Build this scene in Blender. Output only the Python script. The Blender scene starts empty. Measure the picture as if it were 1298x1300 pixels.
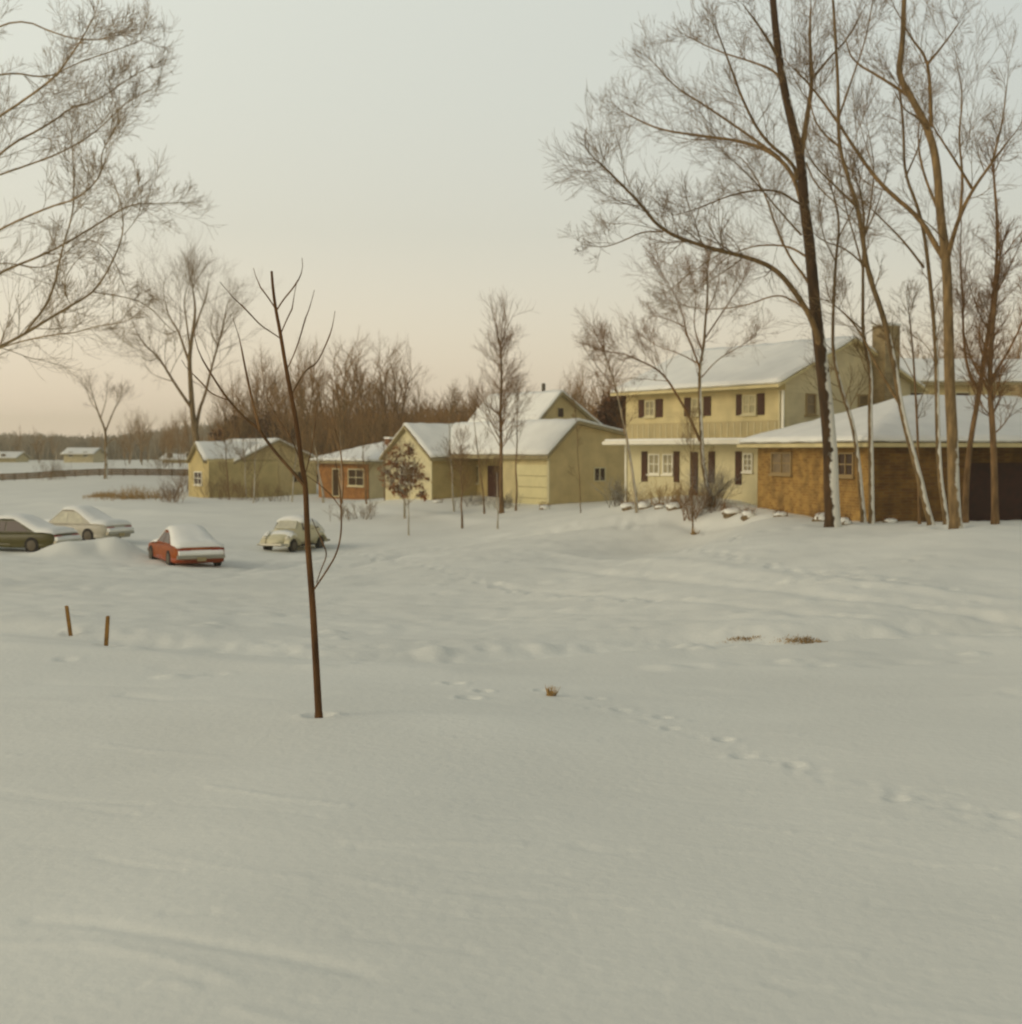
import bpy, math, random
import numpy as np
from mathutils import Vector, Matrix
random.seed(11); np.random.seed(11)
R = math.radians
sc = bpy.context.scene
col = sc.collection
# ------------------------------------------------------------------ camera
F = 1750.0; CX = 649.0; CY = 650.0; HZ = 572.0; EYE = 4.0
PH = math.atan((CY-HZ)/F); cph, sph = math.cos(PH), math.sin(PH)
cam_d = bpy.data.cameras.new('camera'); cam = bpy.data.objects.new('camera', cam_d); col.objects.link(cam)
cam.location = (0, 0, EYE); cam.rotation_euler = (R(90)-PH, 0, 0)
cam_d.sensor_width = 36; cam_d.sensor_fit = 'HORIZONTAL'; cam_d.lens = F/1298*36
cam_d.clip_start = .1; cam_d.clip_end = 6000
cam_d.dof.use_dof = True; cam_d.dof.focus_distance = 13.0; cam_d.dof.aperture_fstop = 2.5
sc.camera = cam

def at(px, py, Y):
    a = (px-CX)/F; b = (CY-py)/F
    k = Y/(b*sph+cph)
    return Vector((a*k, Y, EYE+(b*cph-sph)*k))
# ------------------------------------------------------------------ materials
def mat(name, color, rough=.8, bump=None, noise=None, spec=.3, metallic=0):
    """noise=(scale, amount): mottled colour; bump=(scale, strength, distance)"""
    m = bpy.data.materials.new(name); m.use_nodes = True
    nt = m.node_tree; N = nt.nodes; L = nt.links
    b = N['Principled BSDF']
    b.inputs['Base Color'].default_value = (*color, 1); b.inputs['Roughness'].default_value = rough
    b.inputs['Specular IOR Level'].default_value = spec; b.inputs['Metallic'].default_value = metallic
    tc = N.new('ShaderNodeTexCoord')
    if noise:
        n = N.new('ShaderNodeTexNoise'); n.inputs['Scale'].default_value = noise[0]; n.inputs['Detail'].default_value = 5
        L.new(tc.outputs['Object'], n.inputs['Vector'])
        r = N.new('ShaderNodeValToRGB'); a = noise[1]
        r.color_ramp.elements[0].position = .3; r.color_ramp.elements[1].position = .72
        r.color_ramp.elements[0].color = (*[c*(1-a) for c in color], 1); r.color_ramp.elements[1].color = (*[min(1, c*(1+a)) for c in color], 1)
        L.new(n.outputs['Fac'], r.inputs['Fac']); L.new(r.outputs['Color'], b.inputs['Base Color'])
    if bump:
        n2 = N.new('ShaderNodeTexNoise'); n2.inputs['Scale'].default_value = bump[0]; n2.inputs['Detail'].default_value = 6
        L.new(tc.outputs['Object'], n2.inputs['Vector'])
        bp = N.new('ShaderNodeBump'); bp.inputs['Strength'].default_value = bump[1]; bp.inputs['Distance'].default_value = bump[2]
        L.new(n2.outputs['Fac'], bp.inputs['Height']); L.new(bp.outputs['Normal'], b.inputs['Normal'])
    return m

SNOWC = (.785, .775, .68)
M = {}
M['snow'] = mat('snow', SNOWC, .7, bump=(6, .35, .03), noise=(1.3, .03), spec=.2)
M['snow_roof'] = mat('snow_roof', (.84, .83, .75), .7, bump=(3, .3, .05), noise=(1.1, .05), spec=.2)
M['white_paint'] = mat('white_paint', (.78, .74, .60), .6, noise=(2, .05))
M['cream_paint'] = mat('cream_paint', (.59, .52, .30), .6, noise=(3, .06))
M['cream_garage'] = mat('cream_garage', (.68, .60, .31), .6, noise=(3, .05))
M['roof_edge'] = mat('roof_edge', (.30, .24, .12), .8, noise=(3, .2))
M['shutter'] = mat('shutter', (.06, .02, .004), .6, noise=(5, .3))
M['glass'] = mat('glass', (.045, .02, .006), .25, spec=.25)
M['glass_brown'] = mat('glass_brown', (.19, .13, .06), .3, noise=(2, .3))
M['dim_frame'] = mat('dim_frame', (.30, .21, .09), .7)
M['frost'] = mat('frosted_glass', (.52, .49, .36), .6, noise=(5, .15))
M['glass_pale'] = mat('glass_pale', (.30, .26, .15), .25, noise=(2, .25), spec=.5)
M['curtain'] = mat('curtain', (.40, .35, .20), .8, noise=(4, .2))
M['dark_door'] = mat('dark_door', (.05, .014, .006), .6, noise=(4, .3))
M['stake'] = mat('stake', (.23, .12, .025), .85, noise=(9, .35), bump=(30, .5, .01))
M['fence'] = mat('fence_wood', (.13, .08, .035), .9, noise=(1.5, .35))
M['rubber'] = mat('rubber', (.015, .012, .01), .8)
M['chrome'] = mat('chrome', (.42, .39, .3), .4, metallic=.8)
M['red_paint'] = mat('red_paint', (.27, .06, .002), .6, noise=(3, .25), spec=.25)
M['orange_paint'] = mat('orange_lower_paint', (.27, .045, .006), .4, noise=(3, .2))
M['green_paint'] = mat('green_paint', (.07, .06, .012), .35, noise=(3, .2))
M['ivory_paint'] = mat('ivory_paint', (.62, .56, .35), .35, noise=(3, .08))
M['grey_paint'] = mat('grey_paint', (.46, .42, .32), .4, noise=(3, .12))
M['tail'] = mat('tail_lens', (.30, .02, .01), .3)
M['lamp'] = mat('lamp_glass', (.6, .55, .4), .15)
M['dry_grass'] = mat('dry_grass', (.34, .21, .07), .9, noise=(2, .3))
M['rust_leaf'] = mat('rust_leaf', (.24, .085, .02), .8, noise=(3, .45))
M['brown_leaf'] = mat('brown_leaf', (.12, .05, .017), .85, noise=(.8, .45))
M['pipe'] = mat('pipe_metal', (.10, .08, .05), .6)
M['rock'] = mat('rock', (.20, .14, .07), .9, noise=(4, .4), bump=(8, .6, .04))
M['far_wood'] = mat('far_wood', (.26, .205, .135), .95, noise=(.09, .35))
M['dirt'] = mat('dirt', (.20, .11, .035), .95, noise=(6, .4), bump=(14, .8, .03))

def siding(name, color, pitch=.2, vertical=False):
    m = mat(name, color, .7, noise=(1.3, .15))
    nt = m.node_tree; N = nt.nodes; L = nt.links; b = N['Principled BSDF']
    tc = N.new('ShaderNodeTexCoord'); sx = N.new('ShaderNodeSeparateXYZ'); L.new(tc.outputs['Object'], sx.inputs[0])
    if vertical:
        dt = N.new('ShaderNodeMath'); dt.operation = 'SUBTRACT'; L.new(sx.outputs['Y'], dt.inputs[0]); L.new(sx.outputs['X'], dt.inputs[1]); src = dt.outputs[0]
    else: src = sx.outputs['Z']
    d = N.new('ShaderNodeMath'); d.operation = 'DIVIDE'; L.new(src, d.inputs[0]); d.inputs[1].default_value = pitch
    f = N.new('ShaderNodeMath'); f.operation = 'FRACT'; L.new(d.outputs[0], f.inputs[0])
    bp = N.new('ShaderNodeBump'); bp.inputs['Strength'].default_value = .9; bp.inputs['Distance'].default_value = .03; bp.invert = not vertical
    L.new(f.outputs[0], bp.inputs['Height']); L.new(bp.outputs['Normal'], b.inputs['Normal'])
    return m
M['tan_siding'] = siding('tan_siding', (.48, .375, .155))
M['olive_siding'] = siding('olive_siding', (.56, .435, .20))
M['cream_siding'] = siding('cream_siding', (.58, .48, .235))
M['grey_siding'] = siding('grey_siding', (.57, .48, .27))
M['board_band'] = siding('board_band', (.45, .365, .18), .3, True)

def brick(name, c1, c2, mortar):
    m = mat(name, c1, .85); nt = m.node_tree; N = nt.nodes; L = nt.links; b = N['Principled BSDF']
    tc = N.new('ShaderNodeTexCoord'); sx = N.new('ShaderNodeSeparateXYZ'); L.new(tc.outputs['Object'], sx.inputs[0])
    ad = N.new('ShaderNodeMath'); ad.operation = 'SUBTRACT'; L.new(sx.outputs['X'], ad.inputs[0]); L.new(sx.outputs['Y'], ad.inputs[1])
    cb = N.new('ShaderNodeCombineXYZ'); L.new(ad.outputs[0], cb.inputs[0]); L.new(sx.outputs['Z'], cb.inputs[1])
    br = N.new('ShaderNodeTexBrick'); L.new(cb.outputs[0], br.inputs['Vector'])
    br.inputs['Color1'].default_value = (*c1, 1); br.inputs['Color2'].default_value = (*c2, 1); br.inputs['Mortar'].default_value = (*mortar, 1)
    br.inputs['Scale'].default_value = 1; br.inputs['Brick Width'].default_value = .3; br.inputs['Row Height'].default_value = .1
    br.inputs['Mortar Size'].default_value = .012; br.inputs['Bias'].default_value = .1
    n = N.new('ShaderNodeTexNoise'); n.inputs['Scale'].default_value = 2.2; n.inputs['Detail'].default_value = 6; L.new(tc.outputs['Object'], n.inputs['Vector'])
    mx = N.new('ShaderNodeMixRGB'); mx.blend_type = 'MULTIPLY'; mx.inputs[0].default_value = .8
    rp = N.new('ShaderNodeValToRGB'); rp.color_ramp.elements[0].position = .3; rp.color_ramp.elements[0].color = (.5, .45, .4, 1); rp.color_ramp.elements[1].position = .65; rp.color_ramp.elements[1].color = (1.25, 1.2, 1.1, 1)
    L.new(n.outputs['Fac'], rp.inputs[0]); L.new(br.outputs['Color'], mx.inputs[1]); L.new(rp.outputs[0], mx.inputs[2]); L.new(mx.outputs[0], b.inputs['Base Color'])
    bp = N.new('ShaderNodeBump'); bp.inputs['Strength'].default_value = .5; bp.inputs['Distance'].default_value = .01; L.new(br.outputs['Fac'], bp.inputs['Height']); bp.invert = True
    L.new(bp.outputs[0], b.inputs['Normal'])
    return m
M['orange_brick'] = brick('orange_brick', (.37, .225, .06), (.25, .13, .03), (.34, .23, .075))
M['shaded_brick'] = brick('shaded_brick', (.22, .115, .02), (.14, .06, .012), (.17, .11, .04))  # darker copy of the orange brick, shade of the right-hand walls in its colour
M['red_brick'] = brick('red_brick', (.36, .165, .035), (.25, .10, .02), (.3, .16, .06))
M['chim_brick'] = brick('chimney_brick', (.24, .10, .03), (.17, .06, .02), (.2, .12, .06))
M['tan_brick'] = brick('tan_brick', (.32, .25, .12), (.26, .19, .09), (.3, .25, .15))

def bark(name, c, snow=0.0, wind=(.8, -.55, .05), top=99, thr=.35):
    """bark with wind-driven snow stuck on the weather side up to height `top`"""
    m = mat(name, c, .9); nt = m.node_tree; N = nt.nodes; L = nt.links; b = N['Principled BSDF']
    tc = N.new('ShaderNodeTexCoord')
    n = N.new('ShaderNodeTexNoise'); n.inputs['Scale'].default_value = 7; n.inputs['Detail'].default_value = 5
    mp = N.new('ShaderNodeMapping'); mp.inputs['Scale'].default_value = (1, 1, .25); L.new(tc.outputs['Object'], mp.inputs[0]); L.new(mp.outputs[0], n.inputs['Vector'])
    rp = N.new('ShaderNodeValToRGB'); rp.color_ramp.elements[0].position = .35; rp.color_ramp.elements[0].color = (*[x*.55 for x in c], 1)
    rp.color_ramp.elements[1].position = .7; rp.color_ramp.elements[1].color = (*[x*1.35 for x in c], 1); L.new(n.outputs['Fac'], rp.inputs[0])
    out = rp.outputs[0]
    if snow > 0:
        g = N.new('ShaderNodeNewGeometry'); d = N.new('ShaderNodeVectorMath'); d.operation = 'DOT_PRODUCT'
        L.new(g.outputs['Normal'], d.inputs[0]); d.inputs[1].default_value = Vector(wind).normalized()
        n2 = N.new('ShaderNodeTexNoise'); n2.inputs['Scale'].default_value = 3.2; n2.inputs['Detail'].default_value = 6; L.new(tc.outputs['Object'], n2.inputs['Vector'])
        s = N.new('ShaderNodeMath'); s.operation = 'MULTIPLY_ADD'; L.new(n2.outputs['Fac'], s.inputs[0]); s.inputs[1].default_value = 1.9; L.new(d.outputs['Value'], s.inputs[2])
        sx = N.new('ShaderNodeSeparateXYZ'); L.new(tc.outputs['Object'], sx.inputs[0])
        h = N.new('ShaderNodeMapRange'); h.inputs[1].default_value = top*.6; h.inputs[2].default_value = top*1.2; h.inputs[3].default_value = 0; h.inputs[4].default_value = -.8; L.new(sx.outputs['Z'], h.inputs[0])
        a = N.new('ShaderNodeMath'); a.operation = 'ADD'; L.new(s.outputs[0], a.inputs[0]); L.new(h.outputs[0], a.inputs[1])
        r2 = N.new('ShaderNodeMapRange'); r2.inputs[1].default_value = thr+1.05; r2.inputs[2].default_value = thr+1.2; L.new(a.outputs[0], r2.inputs[0])
        sm = N.new('ShaderNodeMath'); sm.operation = 'MULTIPLY'; L.new(r2.outputs[0], sm.inputs[0]); sm.inputs[1].default_value = snow
        mx = N.new('ShaderNodeMixRGB'); L.new(sm.outputs[0], mx.inputs[0]); L.new(out, mx.inputs[1]); mx.inputs[2].default_value = (.72, .70, .60, 1)
        out = mx.outputs[0]
    L.new(out, b.inputs['Base Color'])
    bp = N.new('ShaderNodeBump'); bp.inputs['Strength'].default_value = .6; bp.inputs['Distance'].default_value = .03; L.new(n.outputs['Fac'], bp.inputs['Height']); L.new(bp.outputs[0], b.inputs['Normal'])
    return m
M['bark_dark'] = bark('bark_dark', (.065, .034, .012), .9, top=5.5, thr=.25)
M['bark_mid'] = bark('bark_mid', (.17, .11, .045), .9, top=6, thr=.2)
M['bark_tan'] = bark('bark_tan', (.20, .13, .055), .7, top=4, thr=.62)
M['bark_plain'] = bark('bark_plain', (.19, .11, .045))
M['bark_birch'] = bark('bark_birch', (.34, .27, .17), .5, top=4)
M['twig'] = bark('twig', (.21, .13, .05)); M['twig_red'] = bark('twig_red', (.22, .115, .04))
M['twig_pale'] = bark('twig_pale', (.30, .21, .10)); M['twig_far'] = bark('twig_far', (.30, .165, .055))
M['sapling'] = bark('sapling_bark', (.105, .048, .014))
M['sapling_tip'] = bark('sapling_tip', (.15, .08, .03))

# ------------------------------------------------------------------ mesh building
class MB:
    def __init__(s): s.v = []; s.f = []; s.mi = []
    def add(s, vs, fs, mi=0):
        o = len(s.v); s.v += [tuple(v) for v in vs]; s.f += [tuple(i+o for i in f) for f in fs]; s.mi += [mi]*len(fs); return s
    def box(s, c, d, rz=0, mi=0, tilt=0):
        m = Matrix.Rotation(rz, 4, 'Z') @ Matrix.Rotation(tilt, 4, 'Y')
        vs = [Vector(c)+m @ Vector((x*d[0]/2, y*d[1]/2, z*d[2]/2)) for x in (-1, 1) for y in (-1, 1) for z in (-1, 1)]
        return s.add(vs, [(0, 1, 3, 2), (4, 6, 7, 5), (0, 4, 5, 1), (2, 3, 7, 6), (0, 2, 6, 4), (1, 5, 7, 3)], mi)
    def extrude(s, poly, vec):
        """closed prism from a planar 3-D polygon"""
        n = len(poly); vec = Vector(vec)
        return s.add([Vector(p) for p in poly]+[Vector(p)+vec for p in poly], [tuple(range(n))[::-1], tuple(range(n, 2*n))]+[(i, (i+1) % n, n+(i+1) % n, n+i) for i in range(n)])
    def tube(s, pts, rad, n=6, cap=True):
        pts = [Vector(p) for p in pts]; m = len(pts); base = len(s.v); ref = None
        for i, p in enumerate(pts):
            t = (pts[min(i+1, m-1)]-pts[max(i-1, 0)])
            if t.length < 1e-9: t = Vector((0, 0, 1))
            t.normalize()
            if ref is None: ref = t.orthogonal().normalized()
            ref = (ref-t*ref.dot(t)); ref = ref.normalized() if ref.length > 1e-6 else t.orthogonal().normalized()
            bn = t.cross(ref); r = rad[i]
            for k in range(n):
                a = 2*math.pi*k/n; q = p+ref*(math.cos(a)*r)+bn*(math.sin(a)*r); s.v.append((q.x, q.y, q.z))
        nf = 0
        for i in range(m-1):
            a = base+i*n; b = a+n
            for k in range(n):
                k2 = (k+1) % n; s.f.append((a+k, a+k2, b+k2, b+k)); nf += 1
        if cap and n > 3:
            s.f.append(tuple(range(base, base+n))[::-1]); s.f.append(tuple(range(base+(m-1)*n, base+m*n))); nf += 2
        s.mi += [0]*nf
        return s
    def loft(s, rings, mi=0, closed=True):
        n = len(rings[0]); base = len(s.v)
        for r in rings: s.v += [tuple(p) for p in r]
        nf = 0
        for i in range(len(rings)-1):
            for k in range(n if closed else n-1):
                k2 = (k+1) % n; a = base+i*n; s.f.append((a+k, a+k2, a+n+k2, a+n+k)); nf += 1
        if closed: s.f.append(tuple(range(base, base+n))[::-1]); s.f.append(tuple(range(base+(len(rings)-1)*n, base+len(rings)*n))); nf += 2
        s.mi += [mi]*nf; return s
    def blob(s, c, r, seg=10, jit=.12, rnd=random, flat=0):
        rings = []
        for i in range(1, seg//2+1):
            th = math.pi*i/(seg//2+1)
            rings.append([Vector((c[0]+r[0]*math.sin(th)*math.cos(a)*(1+rnd.uniform(-jit, jit)), c[1]+r[1]*math.sin(th)*math.sin(a)*(1+rnd.uniform(-jit, jit)), c[2]-r[2]*math.cos(th)*(1+rnd.uniform(-jit, jit)*.5)))
                          for a in [2*math.pi*k/seg for k in range(seg)]])
        return s.loft(rings)
    def build(s, name, m, parent=None, smooth=False, origin=None, bevel=0, sub=0):
        me = bpy.data.meshes.new(name)
        o = bpy.data.objects.new(name, me); col.objects.link(o)
        org = Vector(origin) if origin is not None else Vector((0, 0, 0))
        if parent is not None:
            o.parent = parent; org = Vector((0, 0, 0))
        vs = s.v if org.length == 0 else [(a-org.x, b-org.y, c-org.z) for a, b, c in s.v]
        me.from_pydata(vs, [], s.f); me.update()
        o.location = org
        ms = m if isinstance(m, (list, tuple)) else [m]
        for x in ms: me.materials.append(M[x])
        if len(ms) > 1: me.polygons.foreach_set('material_index', s.mi)
        if smooth: me.polygons.foreach_set('use_smooth', [True]*len(me.polygons))
        if not smooth or bevel:
            import bmesh
            b = bmesh.new(); b.from_mesh(me); bmesh.ops.recalc_face_normals(b, faces=b.faces)
            if bevel: bmesh.ops.bevel(b, geom=b.edges[:], offset=bevel, segments=2, affect='EDGES')
            b.to_mesh(me); b.free()
        if sub:
            md = o.modifiers.new('s', 'SUBSURF'); md.levels = sub; md.render_levels = sub
        return o
def tag(o, label=None, cat=None, group=None, kind=None):
    if label: o['label'] = label
    if cat: o['category'] = cat
    if group: o['group'] = group
    if kind: o['kind'] = kind
    return o
def empty(name, loc, rz=0):
    o = bpy.data.objects.new(name, None); col.objects.link(o); o.location = loc; o.rotation_euler = (0, 0, rz); o.empty_display_size = .3; return o
def kids(o): return [c for c in bpy.data.objects if c.parent == o]
def copy_tree(o, ks=None):
    c = o.copy(); col.objects.link(c)
    for ch in (ks if ks is not None else kids(o)):
        d = ch.copy(); col.objects.link(d); d.parent = c
    return c

# ------------------------------------------------------------------ terrain
ctrl = [(405,910,14.5),(649,1300,6.3),(0,1300,6.4),(1298,1300,6.4),(1200,950,13),(650,950,13),(60,950,13.4),(137,823,22),(87,803,24),(400,832,21.5),(650,828,22),(1200,802,24),(950,812,23.5),
 (240,720,48),(375,697,62),(100,694,56),(50,700,53),(649,760,35),(649,700,51),(649,668,66),(699,641,74),(549,634,82),(500,635,85),(600,650,75),(469,634,93),(406,632,99),(303,632,102),(254,627,110),(400,645,84),
 (200,655,78),(60,655,80),(900,690,46),(900,760,30),(900,664,54),(897,641,58),(797,638,66),(997,652,57),(1058,668,45),(1183,666,43),(1213,669,41),(1108,662,47),(962,648,55),(1225,661,48.5),(1290,660,49),
 (1100,740,30),(1280,740,30),(1100,700,37),(750,641,72),(250,619,118),(180,632,93),(135,606,128),(30,609.5,130),(250,607,130),(-120,611,130),(30,632,95)]
cx_, cy_, cz_ = [], [], []
for px, py, D in ctrl:
    p = at(px, py, D); cx_.append(p.x); cy_.append(p.y); cz_.append(p.z)
for x, y, z in [(-60,240,1.6),(0,250,1.8),(60,250,2),(-100,330,1.5),(0,330,2),(100,330,2.2),(-400,900,2),(400,900,2),(0,900,2),(20,130,1.6),(60,130,2),(-5,130,1.2),(-20,0,1.3),(20,0,1.3),(0,-20,1.4),(45,60,1.8),(-60,60,.2),(-55,30,.2)]:
    cx_.append(x); cy_.append(y); cz_.append(z)
cx_, cy_, cz_ = map(np.array, (cx_, cy_, cz_))
def wp(x, y):
    yy = np.maximum(y, 5.0)
    return np.clip(x/yy, -2, 2)*2.2, np.log(yy)
ca, cb = wp(cx_, cy_)
K = np.sqrt((ca[:, None]-ca)**2+(cb[:, None]-cb)**2+.12**2)
Wt = np.linalg.solve(K+np.eye(len(ca))*1e-3, cz_-1.2)
def zbase(x, y):
    a, b = wp(np.asarray(x, float), np.asarray(y, float)); sh = a.shape; a = a.ravel(); b = b.ravel(); out = np.zeros(a.shape)
    for i in range(len(ca)): out += Wt[i]*np.sqrt((a-ca[i])**2+(b-cb[i])**2+.12**2)
    return (out+1.2).reshape(sh)
def on_ground(px, py):
    """where the ray of a photo point meets the base terrain"""
    lo = None
    for Y in np.geomspace(5, 250, 260):
        p = at(px, py, Y)
        if p.z < float(zbase(np.array([p.x]), np.array([Y]))[0]): return p.x, p.y
    return p.x, p.y
# relief: (polyline in the photo, width m, height m)
relief = [
 ([(-40,800),(140,812),(260,822),(400,832),(560,832),(700,824),(860,812),(1000,815),(1180,800),(1330,790)], .6, -.26),
 ([(-40,790),(140,800),(260,808),(400,815),(560,817),(700,808),(860,799),(1000,800),(1180,786),(1330,776)], .8, .07),
 ([(-40,822),(200,840),(400,850),(560,848),(700,838),(860,826),(1000,828),(1180,814),(1330,806)], .5, .09),
 ([(430,722),(520,704),(600,692),(680,680),(760,669),(850,660),(960,660)], .6, -.28),
 ([(430,712),(520,697),(600,686),(680,675),(760,664),(850,655)], .8, .22),
 ([(430,735),(560,715),(700,703),(860,716),(1050,742),(1330,772)], .45, .13),
 ([(430,745),(560,730),(700,722),(860,736),(1050,760),(1330,790)], .35, -.12),
 ([(440,760),(620,742),(800,757),(1000,778),(1330,812)], .25, -.08),
 ([(120,768),(300,772),(480,765),(620,775),(800,790),(1000,800)], .35, .04),
 ([(60,640),(160,650),(300,656),(430,650),(560,657),(640,662)], .9, .2),
 ([(60,665),(160,668),(300,668),(430,664)], .8, -.14),
 ([(1120,690),(1200,694),(1330,700)], .8, -.05),
 ([(150,735),(260,738),(360,722),(430,705)], .25, -.11),
 ([(140,722),(190,726),(300,728),(350,712)], .25, -.10),
 ([(92,704),(118,702),(146,705)], .95, .5),
 ([(40,1168),(120,1176),(200,1192),(330,1214),(460,1240)], .06, -.014),
 ([(-20,1195),(120,1202),(220,1222),(300,1250)], .06, .008),
]
for k in range(46):      # wind ripples on the near lawn
    x = random.uniform(-60, 1250); y = random.uniform(930, 1290); l = random.uniform(50, 220)
    s_ = random.uniform(.02, .12)
    relief.append(([(x, y), (x+l*.5, y+l*s_), (x+l, y+l*s_*1.6)], random.uniform(.025, .05), random.choice((-1, 1))*random.uniform(.004, .011)))
for k in range(30):
    x = random.uniform(-60, 1250); y = random.uniform(700, 900); l = random.uniform(50, 160)
    relief.append(([(x, y), (x+l*.5, y+random.uniform(-4, 4)), (x+l, y+random.uniform(-5, 5))], random.uniform(.08, .2), random.choice((-1, 1))*random.uniform(.01, .03)))
# footprints
prints = []
def trail(pts, step=.7, amp=-.05, r=.085):
    w = [on_ground(*p) for p in pts]; side = 1
    for (x0, y0), (x1, y1) in zip(w[:-1], w[1:]):
        L_ = math.hypot(x1-x0, y1-y0); n = max(1, int(L_/step)); nx, ny = -(y1-y0)/L_, (x1-x0)/L_
        for i in range(n):
            t = (i+random.uniform(-.15, .15))/n; side = -side
            prints.append((x0+(x1-x0)*t+nx*side*.13, y0+(y1-y0)*t+ny*side*.13, amp*random.uniform(.6, 1.2), r*random.uniform(.85, 1.2)))
trail([(700,880),(800,905),(900,948),(1010,985),(1140,1012),(1260,1045),(1340,1080)])
trail([(870,700),(960,715),(1080,735),(1250,757)], .7, -.07, .14)
trail([(430,700),(540,720),(640,748),(760,760),(900,770)], .7, -.06, .13)
trail([(940,690),(885,676),(880,655)], .7, -.06)
trail([(590,868),(600,880),(620,900)], .6, -.07, .1)
for k in range(160):
    x, y = on_ground(random.uniform(80, 1250), random.uniform(700, 860)); prints.append((x, y, random.uniform(-.05, .06), random.uniform(.12, .3)))

def rough(pts, n, w, lo=-.06, hi=.03, r0=.1, r1=.2):
    W_ = [on_ground(*p) for p in pts]
    for k in range(n):
        i = random.randrange(len(W_)-1); t_ = random.random()
        x = W_[i][0]+(W_[i+1][0]-W_[i][0])*t_; y = W_[i][1]+(W_[i+1][1]-W_[i][1])*t_
        prints.append((x+random.gauss(0, w*.6), y+random.gauss(0, w), random.uniform(lo, hi)*.4, random.uniform(r0, r1)))
rough([(400,826),(560,828),(700,822),(860,812)], 190, .8)
rough([(860,812),(1000,812),(1180,798),(1298,790)], 120, .8)
rough([(140,806),(260,816),(400,826)], 70, .7)
rough([(430,722),(520,704),(600,692),(680,680),(760,669),(850,660)], 200, .7, -.09, .05, .15, .3)
rough([(520,712),(700,712),(860,726),(1050,750),(1298,785)], 260, 1.0, -.07, .04, .12, .25)
rough([(150,735),(300,730),(430,705),(560,700)], 130, 1.2, -.07, .04, .15, .3)
rough([(700,880),(900,950),(1140,1015),(1298,1060)], 150, .22, -.03, .015, .05, .1)
rough([(780,900),(850,915)], 30, .3, -.03, .03, .06, .12)
for px, py, rr_, aa in ((405,910,.13,-.07),(90,804,.14,-.06),(134.5,824,.14,-.06),(1058,668,.6,-.12),(1183,666,.4,-.1),(1214,669,.55,-.12),(1202,667,.35,-.1),(1107,663,.35,-.1),(905,641,.4,-.1)):
    x, y = on_ground(px, py); prints.append((x, y, aa, rr_))
ys = [-40, -25, -15, -8, -3, 0, 2, 3.2]
while ys[-1] < 140: ys.append(ys[-1]*1.0062)
while ys[-1] < 900: ys.append(ys[-1]*1.05)
ys = np.array(ys)
t = np.linspace(-1, 1, 640)*.44
ext = .44*np.geomspace(1.03, 9, 26)
sx_ = np.concatenate([-ext[::-1], t, ext])
Yg, Sg = np.meshgrid(ys, sx_, indexing='ij')
Xg = Sg*(np.maximum(Yg, 3.2)+0) if False else Sg*np.maximum(Yg, 6.0)
Zg = zbase(Xg, Yg)
rs = np.random.RandomState(4)
def vnoise(x, y, sc_, seed):
    r = np.random.RandomState(seed); G = r.rand(256, 256); x = x/sc_+1000; y = y/sc_+1000
    xi = np.floor(x).astype(int); yi = np.floor(y).astype(int); fx = x-xi; fy = y-yi; fx = fx*fx*(3-2*fx); fy = fy*fy*(3-2*fy)
    g = lambda a, b: G[a % 256, b % 256]
    return (g(xi, yi)*(1-fx)+g(xi+1, yi)*fx)*(1-fy)+(g(xi, yi+1)*(1-fx)+g(xi+1, yi+1)*fx)*fy-.5
near = np.clip((Yg-3)/10, 0, 1)
Zg += vnoise(Xg, Yg, 7, 1)*.10*near*np.clip(200/np.maximum(Yg, 1), 0, 1)+vnoise(Xg, Yg, 2.3, 2)*.05*near+vnoise(Xg*.5, Yg, .9, 3)*.022+vnoise(Xg*.4, Yg, .35, 5)*.008
mid = np.clip((Yg-20)/6, 0, 1)*np.clip((75-Yg)/15, 0, 1)
Zg += (vnoise(Xg, Yg, .8, 7)*.045+vnoise(Xg, Yg, .4, 8)*.035)*mid*(.5+1.0*np.clip(vnoise(Xg*.3, Yg, 2.5, 12)+.5, 0, 1))
Xf, Yf, Zf = Xg.ravel(), Yg.ravel(), Zg.ravel()
def bump_line(pts, w, a):
    W_ = [on_ground(*p) for p in pts]
    best = np.full(Xf.shape, 1e9)
    for (x0, y0), (x1, y1) in zip(W_[:-1], W_[1:]):
        dx, dy = x1-x0, y1-y0; L2 = dx*dx+dy*dy+1e-9
        m_ = 3.2*w
        idx = np.where((Xf > min(x0, x1)-m_) & (Xf < max(x0, x1)+m_) & (Yf > min(y0, y1)-m_) & (Yf < max(y0, y1)+m_))[0]
        if len(idx) == 0: continue
        tt = np.clip(((Xf[idx]-x0)*dx+(Yf[idx]-y0)*dy)/L2, 0, 1)
        d = np.hypot(Xf[idx]-x0-tt*dx, Yf[idx]-y0-tt*dy)
        e0 = 1.0
        best[idx] = np.minimum(best[idx], d)
    i = np.where(best < 3.2*w)[0]
    mod = 1+.8*vnoise(Xf[i], Yf[i], 1.5, 9)
    wob = 1+.5*vnoise(Xf[i], Yf[i], 2.5, 10)
    Zf[i] += a*mod*np.exp(-(best[i]/(w*wob))**2)
for r_ in relief: bump_line(r_[0], r_[1], r_[2]*(.5 if abs(r_[2]) > .02 and r_[2] < .45 else 1))
for x, y, a, r in prints:
    i = np.where((abs(Xf-x) < 3*r) & (abs(Yf-y) < 3*r))[0]
    d2 = ((Xf[i]-x)**2+(Yf[i]-y)**2)/(r*r); Zf[i] += a*np.exp(-d2)-a*.22*np.exp(-(np.sqrt(d2)-1.6)**2*3)
nr, nc = Zg.shape
Zg2 = Zf.reshape(nr, nc)
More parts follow.
